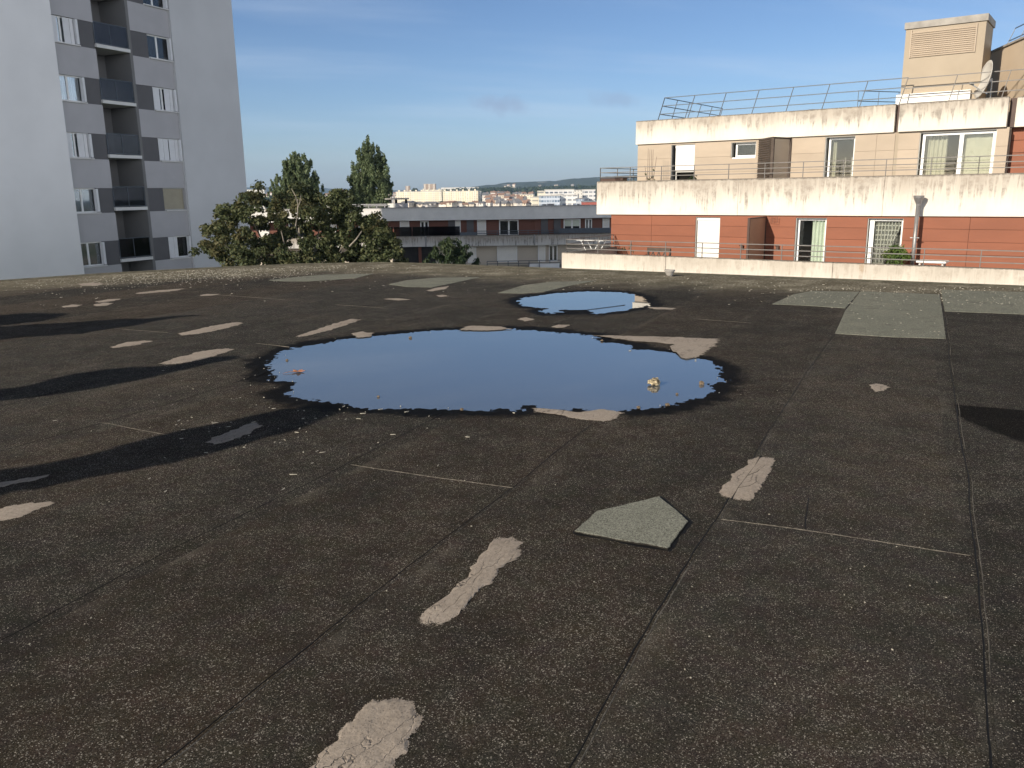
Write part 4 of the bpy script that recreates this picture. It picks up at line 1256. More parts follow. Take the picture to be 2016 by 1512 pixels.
    u, z = right_local(1510, 437, -0.1)
    for dz in (0, .1, .2): mb.bar((u + 0.05, -0.05, z + dz), (u + 0.38, -0.12, z + dz - .02), 0.008)
    for dx in (0.05, .2, .37): mb.bar((u + dx, -0.06, z - .02), (u + dx, -0.06, z + .22), 0.008)
    mb.build("wire_bracket", M["brown_frame"], t)
    for px in ((1460, 486), (1530, 487)):
        u, z = right_local(px[0], px[1], 0.0)
        mb = MB(); mb.box(u - .05, u + .05, 0.0, 0.098, z - .09, z + .05); mb.bar((u - .09, -0.02, z + .05), (u + .05, 0.03, z + .05), 0.04)
        mb.build("wall_lamp", M["brown_frame"], t)
M["curtain_dim"] = simple("grey_beige_curtain", (0.42, 0.40, 0.31), 0.9, 0.06, 3)
terraces()

# things on the roof and the terraces of that building
def dish():
    P = to_world(13.85, 3.2, 0)
    c = at(1946, 158, P.y)
    t = empty("satellite_dish", (c.x, c.y, 3.95)); tag(t, "large grey satellite dish standing on the roof beside the beige stack", "satellite dish")
    h = c.z - 3.95
    n, rr = 32, 0.64
    vs, fs = [(0, 0, 0)], []
    rings = 6
    for r in range(1, rings + 1):
        q = r / rings
        for k in range(n):
            a = 2 * math.pi * k / n
            vs.append((q * rr * 0.93 * math.cos(a), q * rr * math.sin(a), 0.17 * q * q))
    for k in range(n): fs.append((0, 1 + k, 1 + (k + 1) % n))
    for r in range(rings - 1):
        for k in range(n): fs.append((1 + r * n + k, 1 + (r + 1) * n + k, 1 + (r + 1) * n + (k + 1) % n, 1 + r * n + (k + 1) % n))
    mb = MB(); mb.add(vs, fs)
    o = mb.build("reflector", M["dish"], t, True)
    o.modifiers.new("solid", "SOLIDIFY").thickness = 0.015
    look = Vector((-0.95, 0.16, 0.22)).normalized()
    o.rotation_euler = look.to_track_quat("Z", "Y").to_euler(); o.location = (0, 0, h)
    mb = MB(); mb.tube([(0.12, 0.0, 0), (0.12, 0.0, h)], 0.035, 10); mb.bar((0.12, 0, h), (0, 0, h), 0.10); mb.build("mast", M["metal"], t)
    mb = MB(); e = look * 0.62 + Vector((0, 0, h - 0.22))
    mb.bar(Vector((0, 0, h - .45)), e, 0.03); mb.tube([e, e - look * 0.14], [0.04, 0.055], 10); mb.build("feed_arm", M["metal"], t)
M["dish"] = simple("light_grey_paint", (0.50, 0.48, 0.44), 0.5, 0.05, 2)
dish()

def roof_fan():
    u, z = right_local(1600, 214, 4.6)
    P = to_world(u, 4.6, 3.95); t = empty("extractor_fan", P, RZ_R); tag(t, "low silvery extractor fan just showing over the upper roof edge", "extractor fan")
    mb = MB(); mb.tube([(0, 0, -.02), (0, 0, .40), (0, 0, .46), (0, 0, .58), (0, 0, .66)], [.34, .34, .46, .46, .22], 20); mb.build("cowl", M["metal"], t)
    mb = MB(); mb.tube([(-.75, 0, .48), (-.4, 0, .48)], .09, 10); mb.build("spout", M["metal"], t)
    u, z = right_local(1640, 208, 4.6)
    P = to_world(u + .3, 4.6, 3.95); t = empty("air_duct", P, RZ_R); tag(t, "rounded grey air duct on the roof right of the silvery fan", "duct")
    mb = MB(); mb.tube([(-.8, 0, .40), (-.3, 0, .43), (.3, 0, .38), (.7, 0, .2), (.85, 0, -.05)], [.20, .24, .24, .22, .22], 18); mb.build("tube", M["metal"], t)
    mb = MB(); mb.bar((-.4, 0, 0), (-.4, 0, .3), .08); mb.bar((.3, 0, 0), (.3, 0, .25), .08); mb.build("support", M["metal"], t)
roof_fan()

def terrace_things():
    # white garden table by the downpipe
    u, z = right_local(1836, 514, -1.6)
    t = empty("garden_table", to_world(u, -1.6, -1.945), RZ_R); tag(t, "small white table standing right of the downpipe on the lower terrace", "table")
    h = z + 1.945
    MB().box(-.44, .44, -.32, .32, h - .05, h + .02).build("table_top", M["white_pvc"], t, bevel=.03)
    for sx in (-1, 1):
        for sy in (-1, 1): MB().bar((sx * .36, sy * .25, 0), (sx * .33, sy * .22, h - .052), .05).build("leg", M["frame_grey"], t)
    MB().box(-.26, .26, -.2, .2, h - .30, h - .14).build("drawer", M["white_pvc"], t)
    # wooden bench
    u, z = right_local(1297, 488, -1.0)
    t = empty("garden_bench", to_world(u, -1.0, -1.945), RZ_R); tag(t, "dark wooden bench with carved back against the red wall", "bench")
    h = z + 1.945
    W = 0.50
    mb = MB(); mb.box(-W, W, -.02, .03, h - .16, h); mb.box(-W, W, -.018, .028, h - .52, h - .46); mb.build("backrest", M["wood_dark"], t)
    mb = MB()
    for i in range(4):
        c = -W + .125 + i * .25
        mb.bar((c - .12, 0.005, h - .17), (c, 0.005, h - .45), .035); mb.bar((c + .12, 0.005, h - .17), (c, 0.005, h - .45), .035)
    mb.build("back_lattice", M["wood_dark"], t)
    mb = MB()
    for i in range(4): mb.box(-W, W, -.48 + i * .115, -.38 + i * .115, .42, .45)
    mb.build("seat", M["wood_dark"], t)
    for sx in (-1, 1):
        for y, hh in ((-.45, .415), (.05, h - .03)): MB().bar((sx * (W - .03), y, 0), (sx * (W - .03), y, hh), .06).build("leg", M["wood_dark"], t)
    # folded drying rack at the left end
    u, z = right_local(1168, 473, -1.2)
    t = empty("drying_rack", to_world(u, -1.2, -1.945), RZ_R); tag(t, "white drying rack on crossed legs behind the left railing end of the lower terrace", "drying rack")
    h = z + 1.945
    mb = MB()
    for i in range(9): mb.bar((-.62, -.28 + i * .07, h), (.62, -.28 + i * .07, h), .014)
    mb.bar((-.62, -.29, h), (-.62, .29, h), .025); mb.bar((.62, -.29, h), (.62, .29, h), .025)
    mb.build("rack", M["white_pvc"], t)
    for y in (-.27, .27):
        MB().bar((-.45, y, 0), (.45, y * .98, h - .013), .025).build("leg", M["white_pvc"], t); MB().bar((.45, y * .9, 0), (-.45, y * .9, h - .013), .025).build("leg", M["white_pvc"], t)
    # small dark table on the upper left terrace, seen through the railing
    u, z = right_local(1215, 352, 2.0)
    t = empty("planter_box", to_world(u, 1.6, .955), RZ_R); tag(t, "low dark planter box on the upper terrace left of the beige wall", "planter")
    MB().box(-.5, .6, -.2, .2, 0.0, z - .955).build("box", M["brown_frame"], t)
    MB().box(-.52, .62, -.22, .22, z - .955, z - .93).build("rim", M["brown_frame"], t)
terrace_things()

# ------------------------------------------------------------------ plants
def leaf_cloud(clumps, n, size, rng, shell=0.55, droop=0.0, updir=None, squash=1.0, ratio=0.6):
    """n small leaves spread over clumps (centre, (rx, ry, rz)); more near each clump's surface"""
    vol = np.array([c[1][0] * c[1][1] * c[1][2] for c in clumps]) ** 0.67
    vol /= vol.sum()
    ids = rng.choice(len(clumps), n, p=vol)
    cen = np.array([c[0] for c in clumps])[ids]; rad = np.array([c[1] for c in clumps])[ids]
    d = rng.normal(size=(n, 3)); d /= np.linalg.norm(d, axis=1)[:, None]
    r = 1 - np.abs(rng.normal(0, shell, n)) * 0.8
    r = np.clip(r, 0.05, 1.12)
    p = cen + d * rad * r[:, None]
    nrm = d * 0.7 + rng.normal(size=(n, 3)) * 0.6 + np.array([0, 0, 0.35])
    nrm /= np.linalg.norm(nrm, axis=1)[:, None]
    a = rng.normal(size=(n, 3)) if updir is None else np.tile(np.array(updir), (n, 1)) + rng.normal(size=(n, 3)) * 0.35
    a -= (a * nrm).sum(1)[:, None] * nrm; a /= np.linalg.norm(a, axis=1)[:, None] + 1e-9
    b = np.cross(nrm, a)
    s = size * rng.uniform(0.6, 1.35, n)[:, None]
    v = np.stack([p - a * s, p + b * s * ratio - a * s * 0.15, p + a * s, p - b * s * ratio - a * s * 0.15 + nrm * s * 0.25], 1).reshape(-1, 3)
    f = np.arange(4 * n).reshape(-1, 4)
    return v, f

def mesh_vf(name, v, f, mat, parent=None):
    me = bpy.data.meshes.new(name); me.from_pydata(v.tolist() if hasattr(v, "tolist") else v, [], f.tolist() if hasattr(f, "tolist") else f)
    me.materials.append(mat); o = bpy.data.objects.new(name, me); COL.objects.link(o)
    if parent: o.parent = parent
    return o

def limbs(mb, base, targets, r0, rng, sag=0.1):
    for t in targets:
        b = Vector(base); t = Vector(t); m = b.lerp(t, 0.5) + Vector((rng.normal(0, .2), rng.normal(0, .2), (t - b).length * sag))
        pts = []
        for k in range(7):
            s = k / 6; pts.append((1 - s) ** 2 * b + 2 * s * (1 - s) * m + s * s * t)
        mb.tube(pts, [r0 * (1 - 0.85 * k / 6) for k in range(7)], 6)

def maple():
    D = 33.0
    rng = np.random.RandomState(4)
    base = at(600, 520, D); base.z = -9.4
    t = empty("maple_tree", base); tag(t, "broad dark leafy maple rising behind the far left roof edge beside the tower", "tree")
    px = [(405, 492, 24), (428, 462, 30), (452, 432, 26), (440, 500, 34), (470, 470, 34), (478, 410, 30), (500, 386, 26), (482, 512, 34), (515, 440, 20), (520, 492, 34), (508, 400, 22), (545, 402, 22), (568, 385, 26), (600, 382, 32), (622, 388, 24), (598, 415, 22),
          (560, 432, 20), (552, 470, 26), (566, 512, 34), (612, 452, 24), (640, 402, 26), (664, 388, 22), (688, 402, 26), (668, 424, 30), (705, 428, 30), (640, 440, 22), (600, 492, 30), (640, 480, 26), (650, 515, 34), (688, 470, 32), (720, 455, 32),
          (742, 440, 26), (690, 512, 32), (730, 495, 34), (765, 478, 28), (780, 500, 26), (760, 520, 28), (610, 520, 26), (530, 425, 14), (630, 425, 16), (580, 455, 16)]
    cl = []
    for x, y, r in px:
        p = at(x, y, D + rng.uniform(-2.2, 2.2)) - base
        R_ = r * D / F
        for _ in range(9):
            q = Vector(rng.normal(size=3)).normalized() * R_ * rng.uniform(0.15, 0.90)
            rr = R_ * rng.uniform(0.26, 0.52)
            cl.append((tuple(p + q), (rr * 1.2, rr * 1.2, rr * 0.8)))
    for _ in range(125):
        x, y = rng.uniform(400, 785), rng.uniform(385, 518)
        lim = np.interp(x, [385, 405, 440, 480, 540, 600, 680, 740, 800], [480, 440, 400, 385, 390, 375, 385, 425, 485]) + 10
        if y < lim or (490 < x < 555 and 398 < y < 428 and rng.rand() < .6) or (595 < x < 632 and 415 < y < 445): continue
        p = at(x, y, D + rng.uniform(-2, 2.4)) - base
        R_ = rng.uniform(10, 20) * D / F
        for _ in range(4):
            q = Vector(rng.normal(size=3)).normalized() * R_ * rng.uniform(0.2, 0.9)
            rr = R_ * rng.uniform(0.35, 0.6)
            cl.append((tuple(p + q), (rr * 1.3, rr * 1.3, rr * .75)))
    # the hidden lower crown
    for _ in range(40):
        a = rng.uniform(0, 6.28); rr = rng.uniform(1.5, 4.3)
        cl.append(((rr * math.cos(a), rr * math.sin(a), rng.uniform(4.2, 7.0)), (1.0, 1.0, .8)))
    v, f = leaf_cloud(cl, 150000, 0.064, rng, 0.75, ratio=0.62)
    mesh_vf("crown", v, f, M["leaf_maple"], t)
    mb = MB(); mb.tube([(0, 0, -.3), (.1, 0, 2), (0, .1, 4), (0, 0, 6)], [.30, .24, .2, .16], 10)
    tg = [at(x, y, D + rng.uniform(-1.5, 1.5)) - base for x, y in ((585, 385), (578, 430), (480, 400), (430, 470), (500, 480), (640, 400), (700, 410), (700, 465), (770, 490), (620, 470), (550, 440), (660, 440))]
    limbs(mb, (0, 0, 5.2), tg, 0.085, rng, 0.05)
    for a, b, r in (((582, 445), (586, 392), .026), ((586, 400), (574, 372), .018), ((688, 485), (712, 455), .03), ((585, 412), (592, 385), .018)):
        mb.tube([at(*a, D - 2.3) - base, at((a[0] + b[0]) / 2 + 2, (a[1] + b[1]) / 2, D - 2.4) - base, at(*b, D - 2.2) - base], [r, r * .85, r * .5], 6)
    mb.build("trunk", M["bark"], t)
maple()

def poplar(lab, D, cxp, top, bottom, halfw, seed, plumes):
    rng = np.random.RandomState(seed)
    base = at(cxp, bottom, D); base.z = ground_h(base.x, base.y) - 0.2
    t = empty("poplar_tree", base); tag(t, lab, "tree", "poplars rising over the roofs")
    cl = []
    k = D / F
    for (x0, y0, x1, y1, r) in plumes:
        n = 16
        for i in range(n):
            s = i / (n - 1)
            for _ in range(3):
                r_ = r * k * (1 - 0.48 * s ** 4) * rng.uniform(0.26, 0.62)
                o = r * (1 - 0.68 * s ** 3.5) * 0.62
                p = at(x0 + (x1 - x0) * s + rng.normal(0, o), y0 + (y1 - y0) * s + rng.normal(0, 3), D + rng.normal(0, halfw * k * .45)) - base
                cl.append((tuple(p), (r_ * 0.7, r_ * 0.7, r_ * 1.9)))
    v, f = leaf_cloud(cl, 36000, 0.135, rng, 0.7, updir=(0, 0, 1), ratio=0.5)
    mesh_vf("crown", v, f, M["leaf_poplar"], t)
    mb = MB(); h = at(cxp, top, D).z - base.z
    mb.tube([(0, 0, 0), (0.05, 0, h * .5), (0, 0, h * .93)], [.38, .24, .04], 8)
    limbs(mb, (0, 0, h * .45), [at(p[2], p[3] + 12, D) - base for p in plumes], .07, rng, 0.0)
    mb.build("trunk", M["bark"], t)
poplar("taller poplar standing free behind the low apartment building", 92, 730, 277, 408, 36, 21,
       [(728, 400, 722, 278, 17), (714, 402, 705, 299, 16), (742, 402, 745, 294, 16), (752, 405, 755, 308, 14), (708, 404, 699, 338, 12), (730, 404, 733, 290, 16), (760, 406, 764, 350, 10), (702, 406, 696, 372, 10), (738, 404, 716, 286, 12)])
poplar("poplar partly hidden behind the broad maple", 88, 585, 304, 420, 42, 22,
       [(585, 420, 582, 305, 16), (575, 420, 566, 315, 15), (600, 420, 607, 318, 15), (612, 420, 619, 340, 12), (565, 425, 560, 318, 12), (590, 420, 596, 312, 14), (555, 430, 546, 348, 11), (548, 430, 538, 362, 10), (618, 420, 624, 352, 9), (580, 420, 574, 310, 14)])

def conifer_shrub():
    D = 52.0
    rng = np.random.RandomState(9)
    base = at(890, 520, D); base.z = -9.4
    t = empty("pine_tree", base); tag(t, "rounded dark green bushy tree in front of the low apartment building", "tree")
    cl = []
    for x, y, r in [(888, 482, 15), (872, 492, 16), (902, 490, 15), (858, 505, 15), (886, 502, 20), (915, 502, 16), (848, 518, 14), (872, 520, 20), (905, 518, 20), (932, 516, 12), (880, 474, 7), (895, 474, 7), (918, 488, 8), (860, 492, 8), (938, 524, 8), (868, 480, 6), (906, 480, 6), (926, 500, 7), (846, 506, 6)]:
        p = at(x, y, D + rng.uniform(-.8, .8)) - base; R_ = r * D / F
        for _ in range(3):
            q = Vector(rng.normal(size=3)).normalized() * R_ * .6
            cl.append((tuple(p + q), (R_ * .55, R_ * .55, R_ * .6)))
    for _ in range(24):
        a = rng.uniform(0, 6.28); rr = rng.uniform(.4, 1.8)
        cl.append(((rr * math.cos(a), rr * math.sin(a), rng.uniform(2.5, 5.5)), (.7, .7, .8)))
    v, f = leaf_cloud(cl, 16000, 0.13, rng, 0.4, updir=(0, 0, 1), ratio=0.28)
    mesh_vf("crown", v, f, M["leaf_dark"], t)
    mb = MB(); mb.tube([(0, 0, 0), (0, 0, 6)], [.2, .06], 8); mb.build("trunk", M["bark"], t)
conifer_shrub()

def terrace_plants():
    rng = np.random.RandomState(2)
    # leafy pot plant in front of the lace-curtain window
    u, z = right_local(1760, 500, -0.7)
    t = empty("potted_plant", to_world(u, -0.7, -1.945), RZ_R); tag(t, "bushy bright green pot plant before the lace curtain window", "plant")
    h = z + 1.945
    cl = [((dx, dy, h + dz), (r, r, r * .8)) for dx, dy, dz, r in ((0, 0, 0, .28), (-.22, .1, -.05, .2), (.25, 0, .02, .22), (.4, -.1, -.1, .16), (-.05, .1, .18, .16), (.2, .1, .2, .13), (0.1, -.1, -.25, .3))]
    v, f = leaf_cloud(cl, 900, 0.055, rng, 0.5); mesh_vf("foliage", v, f, M["leaf_pot"], t)
    mb = MB(); mb.tube([(0, 0, 0), (0, 0, .34), (0, 0, .36)], [.16, .22, .22], 16); mb.build("pot", M["brown_panel"], t)
    mb = MB(); limbs(mb, (0, 0, .3), [(c[0]) for c in cl], .015, rng); mb.build("stem", M["bark"], t)
    # bare canes on the upper terrace
    u, z = right_local(1286, 350, 1.5)
    t = empty("cane_plant", to_world(u, 1.2, .955), RZ_R); tag(t, "bare thin canes of a climbing plant before the beige wall", "plant")
    mb = MB(); mb.tube([(0, 0, 0), (0, 0, .4)], [.17, .22], 14); mb.build("pot", M["brown_panel"], t)
    mb = MB()
    for dx, tx, h in ((-.12, -.13, 2.25), (-.04, -.05, 2.2), (.04, .03, 2.2), (.10, .10, 2.2), (.14, .27, 1.9), (-.16, -.27, 1.55), (.0, .18, 1.2), (-.1, -.2, 1.1)):
        mb.tube([(dx * .6, 0, .35), (dx, .02, 1.0), (tx, .03, h)], [.012, .010, .006], 5)
    for zz in (1.0, 1.45): mb.bar((-.25, .02, zz), (.22, .02, zz + .03), .008)
    mb.build("cane", M["wood_dark"], t)
    cl = [((dx, 0, hh), (.06, .06, .06)) for dx, hh in ((-.1, .9), (.1, 1.1), (.2, .95), (-.2, 1.2), (0, .7), (.15, 1.35), (-.05, 1.0))]
    v, f = leaf_cloud(cl, 90, 0.035, rng, 0.5); mesh_vf("foliage", v, f, M["leaf_maple"], t)
    # low twiggy plant at the white shutter door
    u, z = right_local(1362, 340, 1.6)
    t = empty("fern_plant", to_world(u, 1.6, .955), RZ_R); tag(t, "small green plant before the half shuttered white door", "plant")
    mb = MB(); mb.tube([(0, 0, 0), (0, 0, .35)], [.12, .16], 12); mb.build("pot", M["brown_frame"], t)
    v, f = leaf_cloud([((0, 0, .8), (.2, .2, .3)), ((.1, 0, 1.0), (.15, .15, .15)), ((0, 0, .5), (.15, .15, .2))], 260, .045, rng); mesh_vf("foliage", v, f, M["leaf_dark"], t)
    # twigs low at the red wall
    u, z = right_local(1232, 490, -1.0)
    t = empty("twig_plant", to_world(u, -1.0, -1.945), RZ_R); tag(t, "thin twiggy plant at the left end of the red wall", "plant")
    h = z + 1.945
    mb = MB(); mb.tube([(0, 0, 0), (0, 0, .3)], [.12, .16], 12); mb.build("pot", M["brown_panel"], t)
    mb = MB(); limbs(mb, (0, 0, .28), [(-.15, 0, h), (.2, 0, h + .15), (.05, .1, h + .2), (.3, 0, h - .1)], .012, rng); mb.build("stem", M["wood_dark"], t)
    v, f = leaf_cloud([((.2, 0, h + .1), (.1, .1, .1)), ((-.1, 0, h), (.1, .1, .1)), ((.3, 0, h - .1), (.08, .08, .08))], 60, .035, rng); mesh_vf("foliage", v, f, M["leaf_maple"], t)
terrace_plants()

# ------------------------------------------------------------------ low apartment building behind the roof edge
def low_building():
    D = 76.0
    t = empty("low_apartment_building", (0, D, 0))
    tag(t, "long low apartment building with grey bands behind the trees, half in the shade", "apartment building")
    def X(x, y=430): return at(x, y, D).x
    def Z(y, x=930): return at(x, y, D).z
    xl, xb, xr = X(430), X(1052), X(1240)
    ang = 0.17                        # the right part turns back a little
    def path(y0):                     # front line, y0 metres behind the main front
        return [(xl, y0), (xb + y0 * 0.08, y0), (xr, y0 + (xr - xb) * ang)]
    def strip(name, mat, y0, th, z0, z1):
        p = path(y0); q = path(y0 + th)
        mb = MB(); n = len(p)
        for i in range(n - 1):
            mb.prism([p[i], p[i + 1], q[i + 1], q[i]], z0, z1)
        return mb.build(name, M[mat], t)
    M["band_shade"] = dirty_concrete("grey_painted_concrete", (0.70, 0.68, 0.65), (0.40, 0.38, 0.36), 0.4, 0.25, 0.03)
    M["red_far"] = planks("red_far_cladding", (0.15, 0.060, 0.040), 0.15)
    zt, zb = Z(408), Z(433)
    strip("roof_band", "band_shade", 0.0, 0.3, zb, zt)
    strip("roof", "concrete", 0.31, 14.0, zt - 0.5, zt - 0.25)
    strip("roof_trim", "pipe", -0.02, 0.25, zt + 0.002, zt + 0.06)
    # red storey
    z1b = Z(466)
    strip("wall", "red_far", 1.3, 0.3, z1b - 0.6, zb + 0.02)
    strip("floor_slab", "concrete", 0.31, 8, z1b - 0.8, z1b - 0.62)
    strip("soffit", "concrete", 0.31, 3, zb + 0.025, zb + 0.2)
    # parapet of the lower band
    strip("balcony_band", "band_grey", -0.4, 0.25, Z(484), Z(463))
    strip("band_soffit", "concrete", -0.14, 4, Z(484) + 0.01, Z(484) + 0.2)
    # dark tinted screen above the band
    def panel(name, x0, x1, y0, y1, yy, mat, parent=None, th=0.05):
        a, b = X(x0), X(x1)
        oy = max(0, (a - xb) * ang) if x0 > 1052 else 0
        o = MB().box(a, b, yy + oy, yy + oy + th, Z(y1), Z(y0)).build(name, M[mat], parent or t)
        return o
    panel("balcony_screen", 775, 810, 445, 463, -0.25, "glass_dark")
    panel("balcony_screen", 812, 905, 445, 463, -0.25, "glass_dark")
    panel("balcony_screen", 700, 773, 445, 463, -0.25, "glass_dark")
    panel("balcony_screen", 1102, 1205, 452, 462, -0.25, "rail_blue", None, 0.04)
    panel("balcony_screen", 905, 938, 457, 463, -0.25, "rail_blue", None, 0.04)
    zr = Z(455)
    mb = MB()
    for x0, x1 in ((938, 1100),):
        for zz in (zr, zr - .2): mb.bar((X(x0), -0.3, zz), (X(x1), -0.3, zz), 0.05)
        for i in range(9): mb.bar((X(x0) + (X(x1) - X(x0)) * i / 8, -0.3, Z(463)), (X(x0) + (X(x1) - X(x0)) * i / 8, -0.3, zr), 0.05)
    mb.build("railing", M["rail_blue"], t)
    # doors and windows of the red storey
    def door(x0, x1, y0, y1, kind, yy=1.24):
        a, b, z0, z1 = X(x0), X(x1), Z(y1), Z(y0)
        oy = max(0, (a - xb) * ang) if x0 > 1052 else 0
        yy = yy + oy
        if kind == "shutter":
            o = frame_mb(a, b, z0, z1, yy, (), .08, .05).build("window", M["white_pvc"], t)
            mb = MB(); z = z0 + .08
            while z < z1 - .1: mb.box(a + .08, b - .08, yy + .01, yy + .03, z, z + .10); z += .11
            mb.build("roller_shutter", M["shutter"], o)
        else:
            o = frame_mb(a, b, z0, z1, yy, ((a + b) / 2,), .10, .05).build("window", M["white_pvc"], t)
            MB().box(a + .1, b - .1, yy + .02, yy + .028, z0 + .1, z1 - .1).build("pane", M["glass"], o)
            MB().box(a + .1, b - .1, yy + .034, yy + .045, z0 + .1, z1 - .1).build("room_back", M["dark"], o)
            if kind == "lace": curtain_mb(a + .12, b - .12, z0 + .3, z1 - .1, yy + .031 - .02, 5, .006).build("curtain", M["curtain"], o)
    Y0, Y1 = 434, 466
    for x0, x1, kd in ((783, 802, "shutter"), (824, 841, "glass"), (888, 905, "shutter"), (938, 956, "shutter"), (982, 1021, "glass"), (1074, 1080, "shutter"), (1112, 1146, "lace"), (1156, 1170, "glass"), (1192, 1206, "shutter"), (500, 520, "shutter"), (560, 600, "glass"), (640, 656, "shutter"), (700, 722, "glass"), (742, 756, "glass")):
        door(x0, x1, 435, 456 if kd == "lace" or (x0 == 1156) else Y1, kd)
    for x in (880, 917, 1066, 1092): panel("wall_panel", x, x + 14, 434, 466, 1.22, "tower_dark")
    # beige storey below
    strip("wall", "beige_far", 1.6, 0.3, -9.5, Z(484) + 0.02)
    o = panel("recess_shade", 765, 852, 485, 560, 1.52, "dark");  # flat near-black sheet painted for the shade of a recess
    panel("recess_pillar", 818, 824, 485, 560, 1.40, "red_far")
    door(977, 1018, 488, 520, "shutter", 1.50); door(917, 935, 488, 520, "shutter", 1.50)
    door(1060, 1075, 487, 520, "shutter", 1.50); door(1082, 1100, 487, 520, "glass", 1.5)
    strip("balcony_floor", "concrete", -1.2, 2.8, Z(532), Z(527))
    mb = MB()
    a, b = X(958), X(1102)
    for yy in (513, 518): mb.bar((a, -1.15, Z(yy)), (b, -1.15 + (b - xb) * ang, Z(yy)), .05)
    for i in range(8):
        xx = a + (b - a) * i / 7; mb.bar((xx, -1.15 + max(0, xx - xb) * ang, Z(530)), (xx, -1.15 + max(0, xx - xb) * ang, Z(513)), .06)
    rl = mb.build("railing", M["rail_blue"], t)
    MB().box(X(1040), X(1100), -1.0, -0.96, Z(529), Z(519)).build("balcony_panel", M["tower_light"], rl)
    # balcony pillar and stain joints of the lower band
    for x in (836, 1050): panel("downpipe", x, x + 3, 463, 484, -0.46, "pipe")
    # chimneys on its roof
    mb = MB(); a, b = X(761), X(776); mb.box(a, b, 1.0, 3.2, zt - .3, Z(399)); st = mb.build("chimney", M["render_white"], t)
    mb = MB(); mb.box(b + .003, X(796), 1.6, 3.2, zt - .3, Z(399)); mb.build("chimney", M["tower_mid"], t)
    mb = MB(); mb.box(a - .2, X(798), .8, 3.4, Z(391), Z(388.5)); cap = mb.build("cap", M["concrete"], st)
    mb = MB()
    for x in (762, 774, 794): MB().box(X(x), X(x) + .2, 1.65, 1.85, Z(399) + .01, Z(391) - .01).build("cap_post", M["dark"], st)
    mb = MB()
    for yy in (400, 403): mb.bar((X(690), .8, Z(yy)), (X(760), .8, Z(yy)), .06)
    for i in range(5): mb.bar((X(692 + 16 * i), .8, zt), (X(692 + 16 * i), .8, Z(400)), .06)
    mb.build("roof_railing", M["tower_mid"], t)
    # small things on the roof line
    for x, w_, h in ((826, 6, 2.5), (898, 3, 3), (952, 7, 2), (1070, 8, 3.5), (1080, 14, 4), (1142, 4, 3)):
        panel("roof_box", x, x + w_, 408 - h, 409, 2.0, "pipe", None, 0.8)
M["beige_far"] = simple("far_beige_render", (0.52, 0.46, 0.38), 0.9, 0.06, 0.4)
low_building()

# ------------------------------------------------------------------ town in the distance
rngc = random.Random(5)
CREAM = (0.84, 0.75, 0.55)
M["fg_cream"] = facade_grid("cream_flats", CREAM, (0.30, 0.27, 0.22), 3.4, 2.8, 0.42, 0.42, (0.82, 0.76, 0.62))
M["fg_white"] = facade_grid("white_flats", (0.74, 0.71, 0.64), (0.25, 0.25, 0.25), 3.2, 2.9, 0.4, 0.42)
M["fg_office"] = facade_grid("office_bands", (0.70, 0.69, 0.66), (0.12, 0.14, 0.18), 4.4, 3.6, 0.74, 0.42)
M["fg_officec"] = facade_grid("cream_office", (0.74, 0.68, 0.55), (0.12, 0.13, 0.15), 6.0, 3.6, 0.86, 0.34)
M["fg_glass"] = facade_grid("glass_office", (0.55, 0.60, 0.66), (0.14, 0.19, 0.26), 2.2, 3.4, 0.8, 0.5)
M["fg_brown"] = facade_grid("brown_tower", (0.42, 0.31, 0.22), (0.16, 0.14, 0.12), 3.5, 2.8, 0.5, 0.45, (0.66, 0.58, 0.48))
M["fg_house"] = facade_grid("house_walls", (0.66, 0.58, 0.47), (0.16, 0.14, 0.12), 3.0, 2.9, 0.34, 0.45)
M["fg_houseb"] = facade_grid("pale_house_walls", (0.72, 0.67, 0.60), (0.2, 0.18, 0.16), 2.8, 2.9, 0.34, 0.45, None, 1.3)
M["tiles"] = simple("clay_tiles", (0.33, 0.21, 0.155), 0.9, 0.2, 0.3)
M["slates"] = simple("grey_roof", (0.20, 0.20, 0.21), 0.9, 0.2, 0.3)
M["flat_pale"] = simple("pale_flat_roof", (0.50, 0.48, 0.44), 0.9, 0.1, 0.1)
M["red_shed"] = simple("red_shed", (0.36, 0.10, 0.07), 0.8, 0.1, 0.1)

def block(name, x0, x1, ytop, D, depth, mat, roof, lab, cat="building", group=None, rot=0.0, gable=0.0, extra=None):
    """one far building: pixel span, pixel of its top at distance D; stands on the ground there"""
    a, b = at(x0, ytop, D), at(x1, ytop, D)
    zt = (a.z + b.z) / 2
    cx = (a.x + b.x) / 2; W = (b.x - a.x)
    zg = ground_h(cx, D) - 1.0
    t = empty(name, (cx, D, zg), rot); tag(t, lab, cat, group)
    h = zt - zg
    MB().box(-W / 2, W / 2, 0, depth, 0, h).build("wall", M[mat], t)
    if gable:
        mb = MB(); o = 0.3
        mb.add([(-W / 2 - o, -o, h + .01), (W / 2 + o, -o, h + .01), (W / 2 + o, depth + o, h + .01), (-W / 2 - o, depth + o, h + .01), (-W / 2 - o, depth / 2, h + gable), (W / 2 + o, depth / 2, h + gable)],
               [(0, 1, 5, 4), (2, 3, 4, 5), (0, 4, 3), (1, 2, 5), (0, 3, 2, 1)])
        r = mb.build("roof", M[roof], t)
        if W > 6: MB().box(W * .2, W * .2 + .9, depth * .5, depth * .5 + .7, h + gable * .6, h + gable + 1.0).build("chimney", M["tiles"], r)
    else:
        mb = MB(); mb.box(-W / 2 - .25, W / 2 + .25, -.25, depth + .25, h + .01, h + .7); r = mb.build("roof", M[roof], t)
        if extra:
            mb = MB()
            for i in range(extra):
                u = -W / 2 + W * (i + .5) / extra; mb.box(u - 1.2, u + 1.2, depth * .3, depth * .6, h + .7, h + 2.6)
            mb.build("roof_hut", M[mat], r)
    return t

